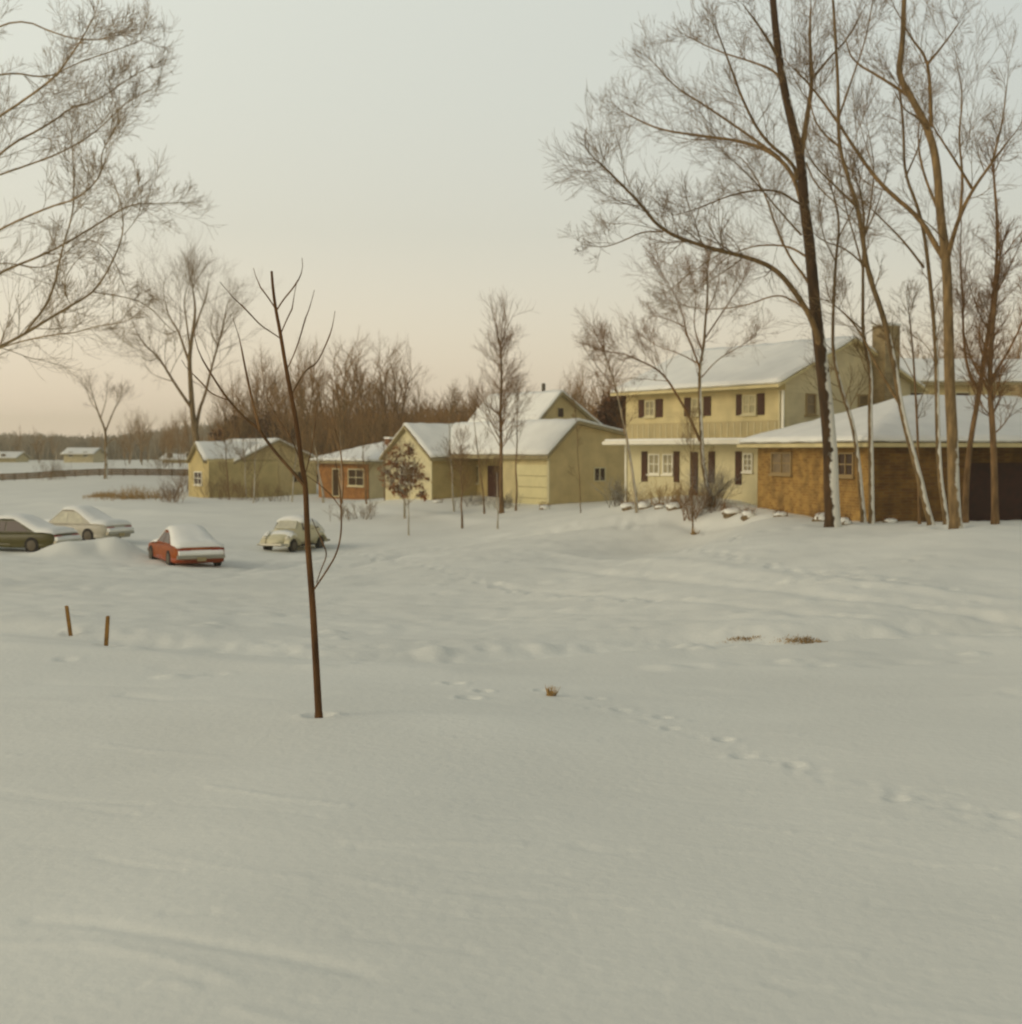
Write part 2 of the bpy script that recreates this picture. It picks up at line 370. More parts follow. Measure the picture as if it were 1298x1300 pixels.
def gz(x, y):
    j = int(np.searchsorted(ys, y)); j = max(1, min(nr-1, j)); fy = (y-ys[j-1])/(ys[j]-ys[j-1])
    s = x/max(y, 6.0); i = int(np.searchsorted(sx_, s)); i = max(1, min(nc-1, i)); fx = (s-sx_[i-1])/(sx_[i]-sx_[i-1])
    return float((Zg2[j-1, i-1]*(1-fx)+Zg2[j-1, i]*fx)*(1-fy)+(Zg2[j, i-1]*(1-fx)+Zg2[j, i]*fx)*fy)
me = bpy.data.meshes.new('snowy_ground'); ground = bpy.data.objects.new('snowy_ground', me); col.objects.link(ground)
vv = np.stack([Xf, Yf, Zf], 1).astype(np.float32)
ii = np.arange(nr*nc).reshape(nr, nc)
q = np.stack([ii[:-1, :-1], ii[:-1, 1:], ii[1:, 1:], ii[1:, :-1]], -1).reshape(-1, 4)
me.vertices.add(len(vv)); me.vertices.foreach_set('co', vv.ravel())
me.loops.add(q.size); me.loops.foreach_set('vertex_index', q.ravel().astype(np.int32))
me.polygons.add(len(q)); me.polygons.foreach_set('loop_start', np.arange(0, q.size, 4, dtype=np.int32)); me.polygons.foreach_set('use_smooth', np.ones(len(q), bool))
me.update(calc_edges=True); me.validate()
M['snow_ground'] = mat('snow_ground', SNOWC, .75, bump=(10, .32, .03), noise=(.35, .05), spec=.15)
me.materials.append(M['snow_ground'])
tag(ground, 'snow covered lawns and street with drifts and footprints', None, None, 'structure')

# ------------------------------------------------------------------ houses
U = Vector((-.541, .841)); V = Vector((.841, .541))
class Frame:
    """a house's own axes: s runs along the front, t into the depth"""
    def __init__(s, o, z0, u=U, v=V): s.o = Vector(o); s.z0 = z0; s.u = u; s.v = v
    def p(s, a, b, z): q = s.u*a+s.v*b; return Vector((q.x, q.y, z-s.z0))       # relative to the house empty
    def s_at(s, px, t=0):
        k = (px-CX)/F*1.0; o = s.o+s.v*t
        k = k/cph if False else k
        return (o.x-k*o.y)/(k*s.u.y-s.u.x)
    def t_at(s, px, a=0):
        k = (px-CX)/F; o = s.o+s.u*a
        return (o.x-k*o.y)/(k*s.v.y-s.v.x)
    def z_at(s, py, a, b):
        q = s.o+s.u*a+s.v*b; return at(CX, py, q.y).z
def ext_t(fr, prof, s0, s1, mb):      # profile in (t,z) extruded along s
    return mb.extrude([fr.p(s0, t_, z) for t_, z in prof], fr.p(s1, 0, fr.z0)-fr.p(s0, 0, fr.z0))
def ext_s(fr, prof, t0, t1, mb):      # profile in (s,z) extruded along t
    return mb.extrude([fr.p(s_, t0, z) for s_, z in prof], fr.p(0, t1, fr.z0)-fr.p(0, t0, fr.z0))
def chevron(e0, r, e1, th, dz=0):
    return [(e0[0], e0[1]+dz), (r[0], r[1]+dz), (e1[0], e1[1]+dz), (e1[0], e1[1]+dz+th), (r[0], r[1]+dz+th), (e0[0], e0[1]+dz+th)]
def rough_snow(o, amp=.05):
    import bmesh
    from mathutils import noise
    b = bmesh.new(); b.from_mesh(o.data)
    for it in range(6):
        es = [e for e in b.edges if e.calc_length() > .45]
        if not es: break
        bmesh.ops.subdivide_edges(b, edges=es, cuts=1, use_grid_fill=True)
    bmesh.ops.triangulate(b, faces=[f for f in b.faces if len(f.verts) > 4])
    b.normal_update()
    for v in b.verts:
        n = noise.noise(v.co*1.1)+.5*noise.noise(v.co*3.1)
        v.co += v.normal*amp*n*(1.0 if abs(v.normal.z) > .3 else 1.3)
    b.to_mesh(o.data); b.free(); o.data.polygons.foreach_set('use_smooth', [True]*len(o.data.polygons))
    return o
def gable_roof(fr, parent, axis, a0, a1, e0, r, e1, th=.14, snow=.17, edge='roof_edge'):
    fn = ext_t if axis == 'u' else ext_s
    mb = MB(); fn(fr, chevron(e0, r, e1, th), a0, a1, mb); ro = mb.build('roof', edge, parent)
    mb = MB(); sg = 1 if e0[0] < e1[0] else -1
    k = .05*sg
    def on(x, rr, e): return rr[1]+(e[1]-rr[1])*(x-rr[0])/(e[0]-rr[0])
    s0 = (e0[0]+k, on(e0[0]+k, r, e0)); s1 = (e1[0]-k, on(e1[0]-k, r, e1))
    d = .06 if a1 > a0 else -.06
    fn(fr, chevron(s0, r, s1, snow, th+.003), a0+d, a1-d, mb); rough_snow(mb.build('snow_layer', 'snow_roof', ro, bevel=.05))
    return ro
def hip_roof(fr, parent, s0, s1, t0, t1, ze, zr, axis='u', th=.14, snow=.17):
    if axis == 'u': h = (t1-t0)/2; rid = [(s0+h, t0+h), (s1-h, t0+h)]
    else: h = (s1-s0)/2; rid = [(s0+h, t0+h), (s0+h, t1-h)]
    def mk(d, zo, hh):
        c = [(s0+d, t0+d), (s1-d, t0+d), (s1-d, t1-d), (s0+d, t1-d)]
        k = (zr-ze)/h*d
        vs = []
        for lift in (zo, zo+hh):
            vs += [fr.p(a, b, ze+k+lift) for a, b in c]+[fr.p(a, b, zr+lift) for a, b in rid]
        if axis == 'u': fs = [(0, 1, 5, 4), (2, 3, 4, 5), (1, 2, 5), (3, 0, 4)]
        else: fs = [(0, 1, 4), (1, 2, 5, 4), (2, 3, 5), (3, 0, 4, 5)]
        fa = [f[::-1] for f in fs]+[tuple(i+6 for i in f) for f in fs]+[(i, (i+1) % 4, 6+(i+1) % 4, 6+i) for i in range(4)]
        return MB().add(vs, fa)
    ro = mk(0, 0, th).build('roof', 'roof_edge', parent)
    rough_snow(mk(.03, th+.02, snow).build('snow_layer', 'snow_roof', ro, bevel=.04))
    return ro
def boxf(fr, s0, s1, t0, t1, z0, z1, mb=None):
    mb = mb or MB()
    return mb.extrude([fr.p(s0, t0, z0), fr.p(s1, t0, z0), fr.p(s1, t1, z0), fr.p(s0, t1, z0)], (0, 0, z1-z0))
def window(fr, parent, wall, pos, a0, a1, z0, z1, glass='glass', frame='white_paint', cols=1, rows=2, name='window', sill=True):
    """wall 's': on a wall running along s at t=pos (outside = -t); 't': along t at s=pos (outside = -s)"""
    if a0 > a1: a0, a1 = a1, a0
    if z0 > z1: z0, z1 = z1, z0
    def bx(x0, x1, o0, o1, b0, b1, mb):
        if wall == 's': return boxf(fr, x0, x1, pos-o1, pos-o0, b0, b1, mb)
        return boxf(fr, pos-o1, pos-o0, x0, x1, b0, b1, mb)
    mb = MB(); w = .07
    bx(a0, a0+w, .003, .06, z0, z1, mb); bx(a1-w, a1, .003, .06, z0, z1, mb); bx(a0+w, a1-w, .003, .06, z0, z0+w, mb); bx(a0+w, a1-w, .003, .06, z1-w, z1, mb)
    for c in range(1, cols):
        x = a0+(a1-a0)*c/cols; bx(x-.025, x+.025, .006, .05, z0+w, z1-w, mb)
    xs = [a0+w]+[a0+(a1-a0)*c/cols for c in range(1, cols)]+[a1-w]
    for r in range(1, rows):
        z = z0+(z1-z0)*r/rows
        for k in range(cols): bx(xs[k]+(.025 if k else 0), xs[k+1]-(.025 if k < cols-1 else 0), .008, .045, z-.02, z+.02, mb)
    wo = mb.build(name, frame, parent)
    bx(a0+w*.5, a1-w*.5, .0015, .012, z0+w*.5, z1-w*.5, MB()).build('pane', glass, wo)
    if sill:
        mb = bx(a0-.06, a1+.06, .003, .12, z0-.07, z0-.002, MB()); mb.build('sill', frame, wo)
    return wo
def slab(fr, parent, wall, pos, a0, a1, z0, z1, m, name, th=.05):
    if wall == 's': mb = boxf(fr, min(a0, a1), max(a0, a1), pos-th, pos-.002, min(z0, z1), max(z0, z1))
    else: mb = boxf(fr, pos-th, pos-.002, min(a0, a1), max(a0, a1), min(z0, z1), max(z0, z1))
    return mb.build(name, m, parent)

# --- pale two-storey house with dark shutters
D0 = at(997, 652, 57); fD = Frame((D0.x, D0.y), 0); fD.z0 = zD = 1.35
hD = empty('two_storey_house', (D0.x, D0.y, zD)); tag(hD, 'cream two-storey house with dark shutters and a snowy gabled roof', 'house')
sL = fD.s_at(796); dD = 7.5; ze = fD.z_at(489, 0, 0); zrd = ze+1.95
def sl(x, e, r): return e[1]+(r[1]-e[1])*(x-e[0])/(r[0]-e[0])
eD0 = (-.75, ze-.1); rD = (dD/2, zrd); eD1 = (dD+.75, ze-.1)
# storeys: front skin and gable mass
zband0, zband1 = fD.z_at(558, 0, 0), fD.z_at(536, sL/2, 0)
prof = [(0, zD-1), (dD, zD-1), (dD, sl(dD, eD1, rD)), (dD/2, zrd-.02), (0, sl(0, eD0, rD))]
ext_t(fD, prof, 0, sL, MB()).build('wall', 'grey_siding', hD)
boxf(fD, -.002, sL+.002, -.06, -.004, zband1, sl(0, eD0, rD)-.05).build('wall', 'cream_siding', hD)
boxf(fD, -.002, sL+.002, -.06, -.004, zD-1, zband0-.1).build('wall', 'cream_paint', hD)
boxf(fD, -.002, sL+.002, -.075, -.004, zband0, zband1-.005).build('wall_band', 'board_band', hD)
wb = kids(hD)[-1]
for k in range(int(sL/.42)+1): boxf(fD, .08+k*.42, .13+k*.42, -.1, -.076, zband0+.1, zband1-.06).build('batten', 'cream_paint', wb)
boxf(fD, .2, .28, -.16, -.08, zD, ze-.2).build('downpipe', 'cream_paint', hD)
gable_roof(fD, hD, 'u', -.35, sL+.35, eD0, rD, eD1, th=.1, edge='cream_siding')
boxf(fD, -.1, sL+.1, -1.35, -.08, zband0-.19, zband0-.01).build('porch_roof', 'white_paint', hD)
pr = boxf(fD, -.05, sL+.05, -1.3, -.08, zband0-.007, zband0+.08).build('snow_layer', 'snow_roof', kids(hD)[-1], bevel=.02)
slab(fD, hD, 's', -.08, sL, sL-.12, zD, zband0-.2, 'white_paint', 'corner_trim')
slab(fD, hD, 's', -.08, 0, .14, zD, ze-.2, 'white_paint', 'corner_trim')
for (a, b, y0, y1, s1a, s1b, s2a, s2b, gl) in [(819,832,508,529,811,818,833,841,'glass_pale'), (878,893,505,527,869,876.5,893.5,902,'curtain'), (942.5,960,501,526,934.5,941.5,961.5,970,'curtain')]:
    sa, sb = fD.s_at(a, -.08), fD.s_at(b, -.08); m_ = (sa+sb)/2
    window(fD, hD, 's', -.065, sa, sb, fD.z_at(y1, m_, 0), fD.z_at(y0, m_, 0), gl, 'cream_paint', 2, 2)
    for p0, p1 in ((s1a, s1b), (s2a, s2b)):
        slab(fD, hD, 's', -.062, fD.s_at(p0, -.08), fD.s_at(p1, -.08), fD.z_at(y1+1, m_, 0), fD.z_at(y0-1, m_, 0), 'shutter', 'shutter')
for a, b in ((824, 838), (842, 855)):
    sa, sb = fD.s_at(a, -.08), fD.s_at(b, -.08); m_ = (sa+sb)/2
    window(fD, hD, 's', -.065, sa, sb, fD.z_at(602, m_, 0), fD.z_at(576, m_, 0), 'glass_pale', 'white_paint', 2, 2)
window(fD, hD, 's', -.065, fD.s_at(944, -.08), fD.s_at(956, -.08), fD.z_at(599, 2, 0), fD.z_at(575, 2, 0), 'glass_pale', 'white_paint', 2, 3)
for p0, p1, y0, y1 in ((815, 822, 573, 611), (856, 862.5, 573, 612), (900, 907.5, 573, 613), (934, 941.5, 573, 615)):
    slab(fD, hD, 's', -.062, fD.s_at(p0, -.08), fD.s_at(p1, -.08), fD.z_at(y1, fD.s_at(p0), 0), fD.z_at(y0, fD.s_at(p0), 0), 'shutter', 'shutter')
dr = slab(fD, hD, 's', -.062, fD.s_at(877, -.08), fD.s_at(886, -.08), zD+.1, fD.z_at(574, 5, 0), 'dark_door', 'door')
boxf(fD, fD.s_at(877, -.08)-.12, fD.s_at(877, -.08)-.08, -.16, -.112, zD+1.05, zD+1.13).build('handle', 'chrome', dr)
window(fD, hD, 't', 0, fD.t_at(1022, 0), fD.t_at(1035, 0), fD.z_at(527, 0, 2), fD.z_at(500, 0, 2), 'glass_brown', 'dim_frame', 1, 2)
window(fD, hD, 't', 0, fD.t_at(1088, 0), fD.t_at(1101, 0), fD.z_at(527, 0, 5), fD.z_at(501, 0, 5), 'glass_brown', 'dim_frame', 1, 2)
tc = fD.t_at(1117, -.1)
ch = boxf(fD, -.75, -.003, tc-.45, tc+.45, zD-.5, fD.z_at(415, 0, tc)).build('chimney', 'tan_brick', hD)
boxf(fD, -.8, .05, tc-.5, tc+.5, fD.z_at(415, 0, tc)+.003, fD.z_at(415, 0, tc)+.12).build('snow_layer', 'snow_roof', ch, bevel=.03)
slab(fD, hD, 's', -1.38, -.1, sL+.1, zband0-.16, zband0-.06, 'white_paint', 'fascia', .03)
st = boxf(fD, fD.s_at(872), fD.s_at(890), -1.2, -.065, zD-.5, zD+.12).build('doorstep', 'snow_roof', hD)

# --- brick ranch house on the right
B0 = at(1108, 662, 47); uF = Vector((-.30, .954)); vF = Vector((.954, .30)); fF = Frame((B0.x, B0.y), 0, uF, vF); fF.z0 = zF = 1.4
hF = empty('brick_house', (B0.x, B0.y, zF)); tag(hF, 'low orange brick house with a snowy hipped roof behind the big trees', 'house')
lF = fF.s_at(962); tW = 16.0; zeF = fF.z_at(568, 0, 0)-.0
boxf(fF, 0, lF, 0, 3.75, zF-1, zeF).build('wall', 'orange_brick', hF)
boxf(fF, .0, lF-.002, 3.752, tW, zF-1, zeF).build('wall', 'shaded_brick', hF) if False else None
boxf(fF, 1.6, lF-.002, 3.752, tW, zF-1, zeF).build('wall', 'shaded_brick', hF)
slab(fF, hF, 't', 0, .0, 3.75, zF-1, zeF-.01, 'shaded_brick', 'shaded_face', .03)  # thin skin added over the orange wall, this face's shade painted in
rf = hip_roof(fF, hF, -.6, lF+.6, -.6, tW+.6, zeF, fF.z_at(511, 4, 4), 'v')
boxf(fF, -.62, -.6, -.6, tW+.6, zeF+.02, zeF+.14).build('gutter', 'cream_siding', hF)
boxf(fF, -.6, lF+.6, -.62, -.6, zeF+.02, zeF+.14).build('gutter', 'cream_siding', hF)
for a, b, gl in ((980, 1006, 'glass_brown'), (1064, 1085, 'glass')):
    window(fF, hF, 's', 0, fF.s_at(a), fF.s_at(b), fF.z_at(604, 3, 0), fF.z_at(574, 3, 0), gl, 'dim_frame', 2, 2)
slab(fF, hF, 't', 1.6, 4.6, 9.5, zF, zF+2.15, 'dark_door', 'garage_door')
slab(fF, hF, 't', 1.6, 10.3, 11.3, zF, zF+2.1, 'dark_door', 'door')
boxf(fF, -.05, .12, 9.8, 9.98, zF-.5, zeF-.003).build('porch_post', 'cream_paint', hF)
tcn = 9.0; chn = boxf(fF, lF/2-.4, lF/2+.4, tcn, tcn+.8, zeF+.5, fF.z_at(488, 4, 9)).build('chimney', 'tan_brick', hF)

# --- tan house with the attached garage (centre)
C0 = at(699, 641, 74); fC = Frame((C0.x, C0.y), 0); fC.z0 = zC = 1.0
hC = empty('garage_house', (C0.x, C0.y, zC)); tag(hC, 'tan sided house with cream garage door and stepped snowy gables', 'house')
eC0 = (-.4, fC.z_at(583, 0, 0)); rC = (fC.t_at(731), fC.z_at(538, 0, 1.7)); tB = 9.0; zB = 3.3
sQ = 10.2
slope = (rC[1]-eC0[1])/(rC[0]-eC0[0])
rear = (tB+.4, fC.z_at(572, 0, 7))
# garage block and gable end wall
zr_t = lambda t_: rC[1]+(rear[1]-rC[1])*(t_-rC[0])/(rear[0]-rC[0])
zf_t = lambda t_: eC0[1]+slope*(t_-eC0[0])
sG = fC.s_at(638)
ext_t(fC, [(0, zC-1), (tB, zC-1), (tB, zr_t(tB)), (rC[0], rC[1]-.01), (0, zf_t(0))], 0, sG, MB()).build('wall', 'olive_siding', hC)
ext_t(fC, [(1.6, zC-1), (tB, zC-1), (tB, zr_t(tB)), (rC[0], rC[1]-.01), (1.6, zf_t(1.6)-.01)], sG+.002, sQ+4, MB()).build('wall', 'tan_siding', hC)
boxf(fC, -.002, sG+.002, -.05, -.003, zC-1, zf_t(0)-.03).build('wall', 'cream_siding', hC)
gable_roof(fC, hC, 'u', -.3, sQ+3, eC0, rC, rear)
gd = slab(fC, hC, 's', -.053, fC.s_at(697), fC.s_at(658), zC-.2, fC.z_at(590, 1, 0), 'cream_garage', 'garage_door')
mb = MB()
for k in range(1, 4):
    zz = zC-.2+(fC.z_at(590, 1, 0)-zC+.2)*k/4; boxf(fC, fC.s_at(697)+.05, fC.s_at(658)-.05, -.115, -.105, zz-.015, zz+.015, mb)
mb.build('panel_seam', 'roof_edge', gd)
slab(fC, hC, 's', -.053, 0, .18, zC-.3, zf_t(0)-.05, 'cream_paint', 'corner_trim')
window(fC, hC, 't', 0, fC.t_at(753.5), fC.t_at(769), fC.z_at(611.5, 0, 3), fC.z_at(593, 0, 3), 'glass', 'cream_paint', 2, 1, sill=False)
dr = slab(fC, hC, 's', 1.6, fC.s_at(634, 1.6), fC.s_at(620, 1.6), zC, zC+2.1, 'dark_door', 'door')
window(fC, hC, 's', 1.6, fC.s_at(609, 1.6), fC.s_at(590, 1.6), zC+1.0, zC+2.1, 'glass', 'cream_paint', 2, 2)
# taller main body behind
sM = 4.0; pk = (fC.t_at(711, sM), fC.z_at(501, sM, 3.4)); lf = (fC.t_at(668, sM), 0); lf = (lf[0], fC.z_at(545, sM, lf[0])); rt = (fC.t_at(775, sM), 0); rt = (rt[0], fC.z_at(556, sM, rt[0]))
lf = (rC[0]+.02, rC[1]-.06); sEnd = sM+7.4
ext_t(fC, [(lf[0]+.5, zC), (tB+1.5, zC), (tB+1.5, rt[1]-1.0), (rt[0], rt[1]), (pk[0], pk[1]-.01), (lf[0]+.5, sl(lf[0]+.5, lf, pk)-.01)], sM, sEnd, MB()).build('wall', 'olive_siding', hC)
gable_roof(fC, hC, 'u', sM-.3, sEnd+.3, lf, pk, rt)
window(fC, hC, 't', sM, pk[0]-.25, pk[0]+.3, pk[1]-1.35, pk[1]-.7, 'glass', 'olive_siding', 1, 1, name='vent', sill=False)
# left front gable
tQ = -1.5; aP = sQ+2.95
zeQ = fC.z_at(583, sQ, tQ); zpQ = fC.z_at(543, aP, tQ)
eq0 = (sQ-.35, zeQ-.1); rq = (aP, zpQ); eq1 = (sQ+6.2, zeQ-.1)
ext_s(fC, [(sQ, zC-1), (sQ+5.9, zC-1), (sQ+5.9, sl(sQ+5.9, eq1, rq)), (aP, zpQ-.01), (sQ, sl(sQ, eq0, rq))], tQ, 7, MB()).build('wall', 'tan_siding', hC)  # side face darker than the front skin: its shade is put into the tan
ext_s(fC, [(sQ-.003, zC-1), (sQ+5.9, zC-1), (sQ+5.9, sl(sQ+5.9, eq1, rq)), (aP, zpQ-.02), (sQ-.003, sl(sQ, eq0, rq))], tQ-.05, tQ-.003, MB()).build('wall', 'cream_paint', hC)
gable_roof(fC, hC, 'v', tQ-.35, 6.5, eq0, rq, eq1)
window(fC, hC, 's', tQ-.05, sQ+2.1, sQ+3.9, zC+1.0, zC+2.1, 'glass', 'white_paint', 3, 2)
for px, m_, h in ((683, 'pipe', .75), (696, 'white_paint', .3)):
    s_ = fC.s_at(px, pk[0]); q = fC.p(s_, pk[0]+.4, pk[1]); mb = MB().tube([q-Vector((0, 0, .3)), q+Vector((0, 0, h))], [.11, .11], 8); mb.build('vent_pipe', m_, hC)

# --- orange-red brick house
b0 = at(469, 634, 93); fB = Frame((b0.x, b0.y), 0); fB.z0 = zBh = .65
hB = empty('small_brick_house', (b0.x, b0.y, zBh)); tag(hB, 'small red-orange brick bungalow with low snowy roof and brick chimney', 'house')
lB = fB.s_at(406); zeB = fB.z_at(589, 0, 0)
boxf(fB, 0, lB, 0, 8, zBh-1, zeB).build('wall', 'grey_siding', hB)
boxf(fB, -.003, lB+.003, -.08, -.003, zBh-1, zeB-.01).build('wall', 'red_brick', hB)
hip_roof(fB, hB, -.6, lB+.6, -.6, 8.6, zeB, fB.z_at(563, 4, 4), 'u' if lB > 8 else 'v')
window(fB, hB, 's', -.08, fB.s_at(464), fB.s_at(444), fB.z_at(617, 2, 0), fB.z_at(595, 2, 0), 'glass', 'cream_paint', 2, 2)
window(fB, hB, 's', -.08, fB.s_at(433), fB.s_at(424), zBh+.1, fB.z_at(595, 2, 0), 'glass', 'cream_paint', 1, 1, name='door', sill=False)
window(fB, hB, 't', 0, 1.2, 2.0, zBh+1.1, zBh+2, 'glass', 'white_paint', 1, 2)
t0 = 2.6; s0 = 1.9; ch = boxf(fB, s0, s0+.85, t0, t0+.6, zeB+.2, fB.z_at(557, 2, 2.6)).build('chimney', 'chim_brick', hB)
boxf(fB, s0-.04, s0+.89, t0-.04, t0+.64, fB.z_at(557, 2, 2.6)+.003, fB.z_at(557, 2, 2.6)+.12).build('snow_layer', 'snow_roof', ch)

# --- olive house on the left
a0 = at(303, 632, 102); fA = Frame((a0.x, a0.y), 0); fA.z0 = zA = .45
hA = empty('gabled_house', (a0.x, a0.y, zA)); tag(hA, 'olive tan bungalow with broad gable end, left of the red-orange brick one', 'house')
hw = 3.15; zeA = fA.z_at(588, 0, 0)
e0, r0, e1 = (-.5, zeA-.1), (hw, fA.z_at(561, 0, hw)), (2*hw+.5, zeA-.1)
lA = 9.5
ext_t(fA, [(0, zA-1), (2*hw, zA-1), (2*hw, sl(2*hw, e1, r0)), (hw, r0[1]-.01), (0, sl(0, e0, r0))], 0, lA, MB()).build('wall', 'olive_siding', hA)
gable_roof(fA, hA, 'u', -.35, lA+.3, e0, r0, e1)
sW = 4.0; tq = -2.4
zw = fA.z_at(586, sW, tq); pw = fA.s_at(252, tq); zp = fA.z_at(565, pw, tq); w2 = pw-sW
ext_s(fA, [(sW, zA-1), (sW+2*w2, zA-1), (sW+2*w2, zw), (pw, zp-.01), (sW, zw)], tq, 3, MB()).build('wall', 'tan_siding', hA)
gable_roof(fA, hA, 'v', tq-.3, 2.9, (sW-.3, zw-.1), (pw, zp), (sW+2*w2+.3, zw-.1))
window(fA, hA, 't', sW, tq+.6, tq+1.3, zA+1.0, zA+2, 'glass', 'white_paint', 1, 2)
window(fA, hA, 't', 0, 4.2, 5.2, zA+1.1, zA+2, 'glass', 'olive_siding', 2, 1, sill=False)
window(fA, hA, 's', tq, pw-.8, pw+.8, zA+1.0, zA+2, 'glass', 'white_paint', 2, 2)

# --- house behind the two-storey one
e_ = at(1140, 560, 80); fE = Frame((e_.x, e_.y), 0, Vector((1, .1)).normalized(), Vector((-.1, 1)).normalized()); fE.z0 = zE = 1.8
hE = empty('rear_house', (e_.x, e_.y, zE)); tag(hE, 'tan house mostly hidden behind the brick house roof and chimney', 'house')
zeE = fE.z_at(486, 0, 0)
ext_t(fE, [(0, zE-.6), (8, zE-.6), (8, zeE), (4, zeE+1.35), (0, zeE)], 0, 14, MB()).build('wall', 'olive_siding', hE)
gable_roof(fE, hE, 'u', -.3, 14.3, (-.5, zeE-.12), (4, zeE+1.4), (8.5, zeE-.12))
for k in (.6, 3.4, 7): window(fE, hE, 's', 0, k, k+.95, zeE-1.6, zeE-.5, 'glass', 'cream_paint', 1, 2)

# --- far buildings beyond the field
def far_house(px0, px1, ye, yr, yb, D, wall, lab, name='farm_building', rear=False):
    a = at(px0, yb, D); b = at(px1, yb, D); w = b.x-a.x; fr = Frame((a.x, a.y), 0, Vector((1, 0)), Vector((0, 1))); fr.z0 = a.z
    h = empty(name, a); tag(h, lab, 'house')
    z1 = at(px0, ye, D).z; z2 = at(px0, yr, D+4).z
    ext_t(fr, [(0, a.z-2), (8, a.z-2), (8, z1), (4, z2-.02), (0, z1)], 0, w, MB()).build('wall', wall, h)
    gable_roof(fr, h, 'u', -.5, w+.5, (-.8, z1-.1), (4, z2), (8.8, z1-.1))
    n = max(2, int(w/4))
    for k in range(n): window(fr, h, 's', 0, w*(k+.3)/n, w*(k+.3)/n+1.1, a.z+1.0, a.z+2.1, 'glass', 'white_paint', 1, 1, sill=False)
far_house(81, 118, 577, 570, 586, 290, 'grey_siding', 'pale far house across the snowy field, left of the small forked tree')
far_house(206, 252, 584, 578, 588, 270, 'tan_siding', 'long low building across the snowy field beside the tall tree', 'low_building')
far_house(-60, 20, 582, 575, 588, 300, 'cream_siding', 'pale far house at the left edge beyond the field', 'farm_building')

# --- low brown fence at the edge of the field
def yy(px, py, D): return at(px, py, D)
fa, fb = at(-120, 610, 132), at(249, 607, 132)
hf = empty('board_fence', (fa.x, fa.y, 0)); tag(hf, 'long low brown fence running across the left edge of the field', 'fence')
n = 24
mb = MB()
for k in range(n):
    p = fa.lerp(fb, k/n); q = fa.lerp(fb, (k+1)/n)
    z0 = gz(p.x, p.y); z1 = gz(q.x, q.y); d = Vector((fa.x, fa.y, 0))
    for zz in (.16, .37, .58): mb.extrude([Vector((p.x, p.y, z0+zz-.09))-d, Vector((q.x, q.y, z1+zz-.09))-d, Vector((q.x, q.y, z1+zz+.09))-d, Vector((p.x, p.y, z0+zz+.09))-d], (0, .04, 0))
    MB().box(Vector((p.x, p.y+.1, z0+.25))-d, (.12, .1, .9)).build('post', 'fence', hf)
mb.build('board_panel', 'fence', hf)

# ------------------------------------------------------------------ cars
def ring(x, w, zb, zt, n=16, e=.34):
    """rounded-box cross-section at length x"""
    out = []
    for k in range(n):
        a = 2*math.pi*(k+.5)/n; c, s = math.cos(a), math.sin(a)
        out.append((x, w*math.copysign(abs(c)**e, c), (zb+zt)/2+(zt-zb)/2*math.copysign(abs(s)**e, s)))
    return out
def wheel(parent, x, y, r, w=.2):
    mb = MB(); n = 20
    prof = [(-w/2, r*.62), (-w/2, r*.93), (-w*.35, r), (w*.35, r), (w/2, r*.93), (w/2, r*.62)]
    rings = [[(x+rr*math.cos(2*math.pi*k/n), y+yy_, r+rr*math.sin(2*math.pi*k/n)) for k in range(n)] for yy_, rr in prof]
    t = None
    wh = mb.loft(rings).build('wheel', 'rubber', parent, smooth=False)
    mb = MB(); s = 1 if y > 0 else -1
    rings = [[(x+rr*math.cos(2*math.pi*k/n), y+s*yy_, r+rr*math.sin(2*math.pi*k/n)) for k in range(n)] for yy_, rr in ((w*.3, r*.6), (w*.52, r*.6), (w*.56, r*.35), (w*.62, r*.15))]
    mb.loft(rings).build('rim', 'pipe', wh)
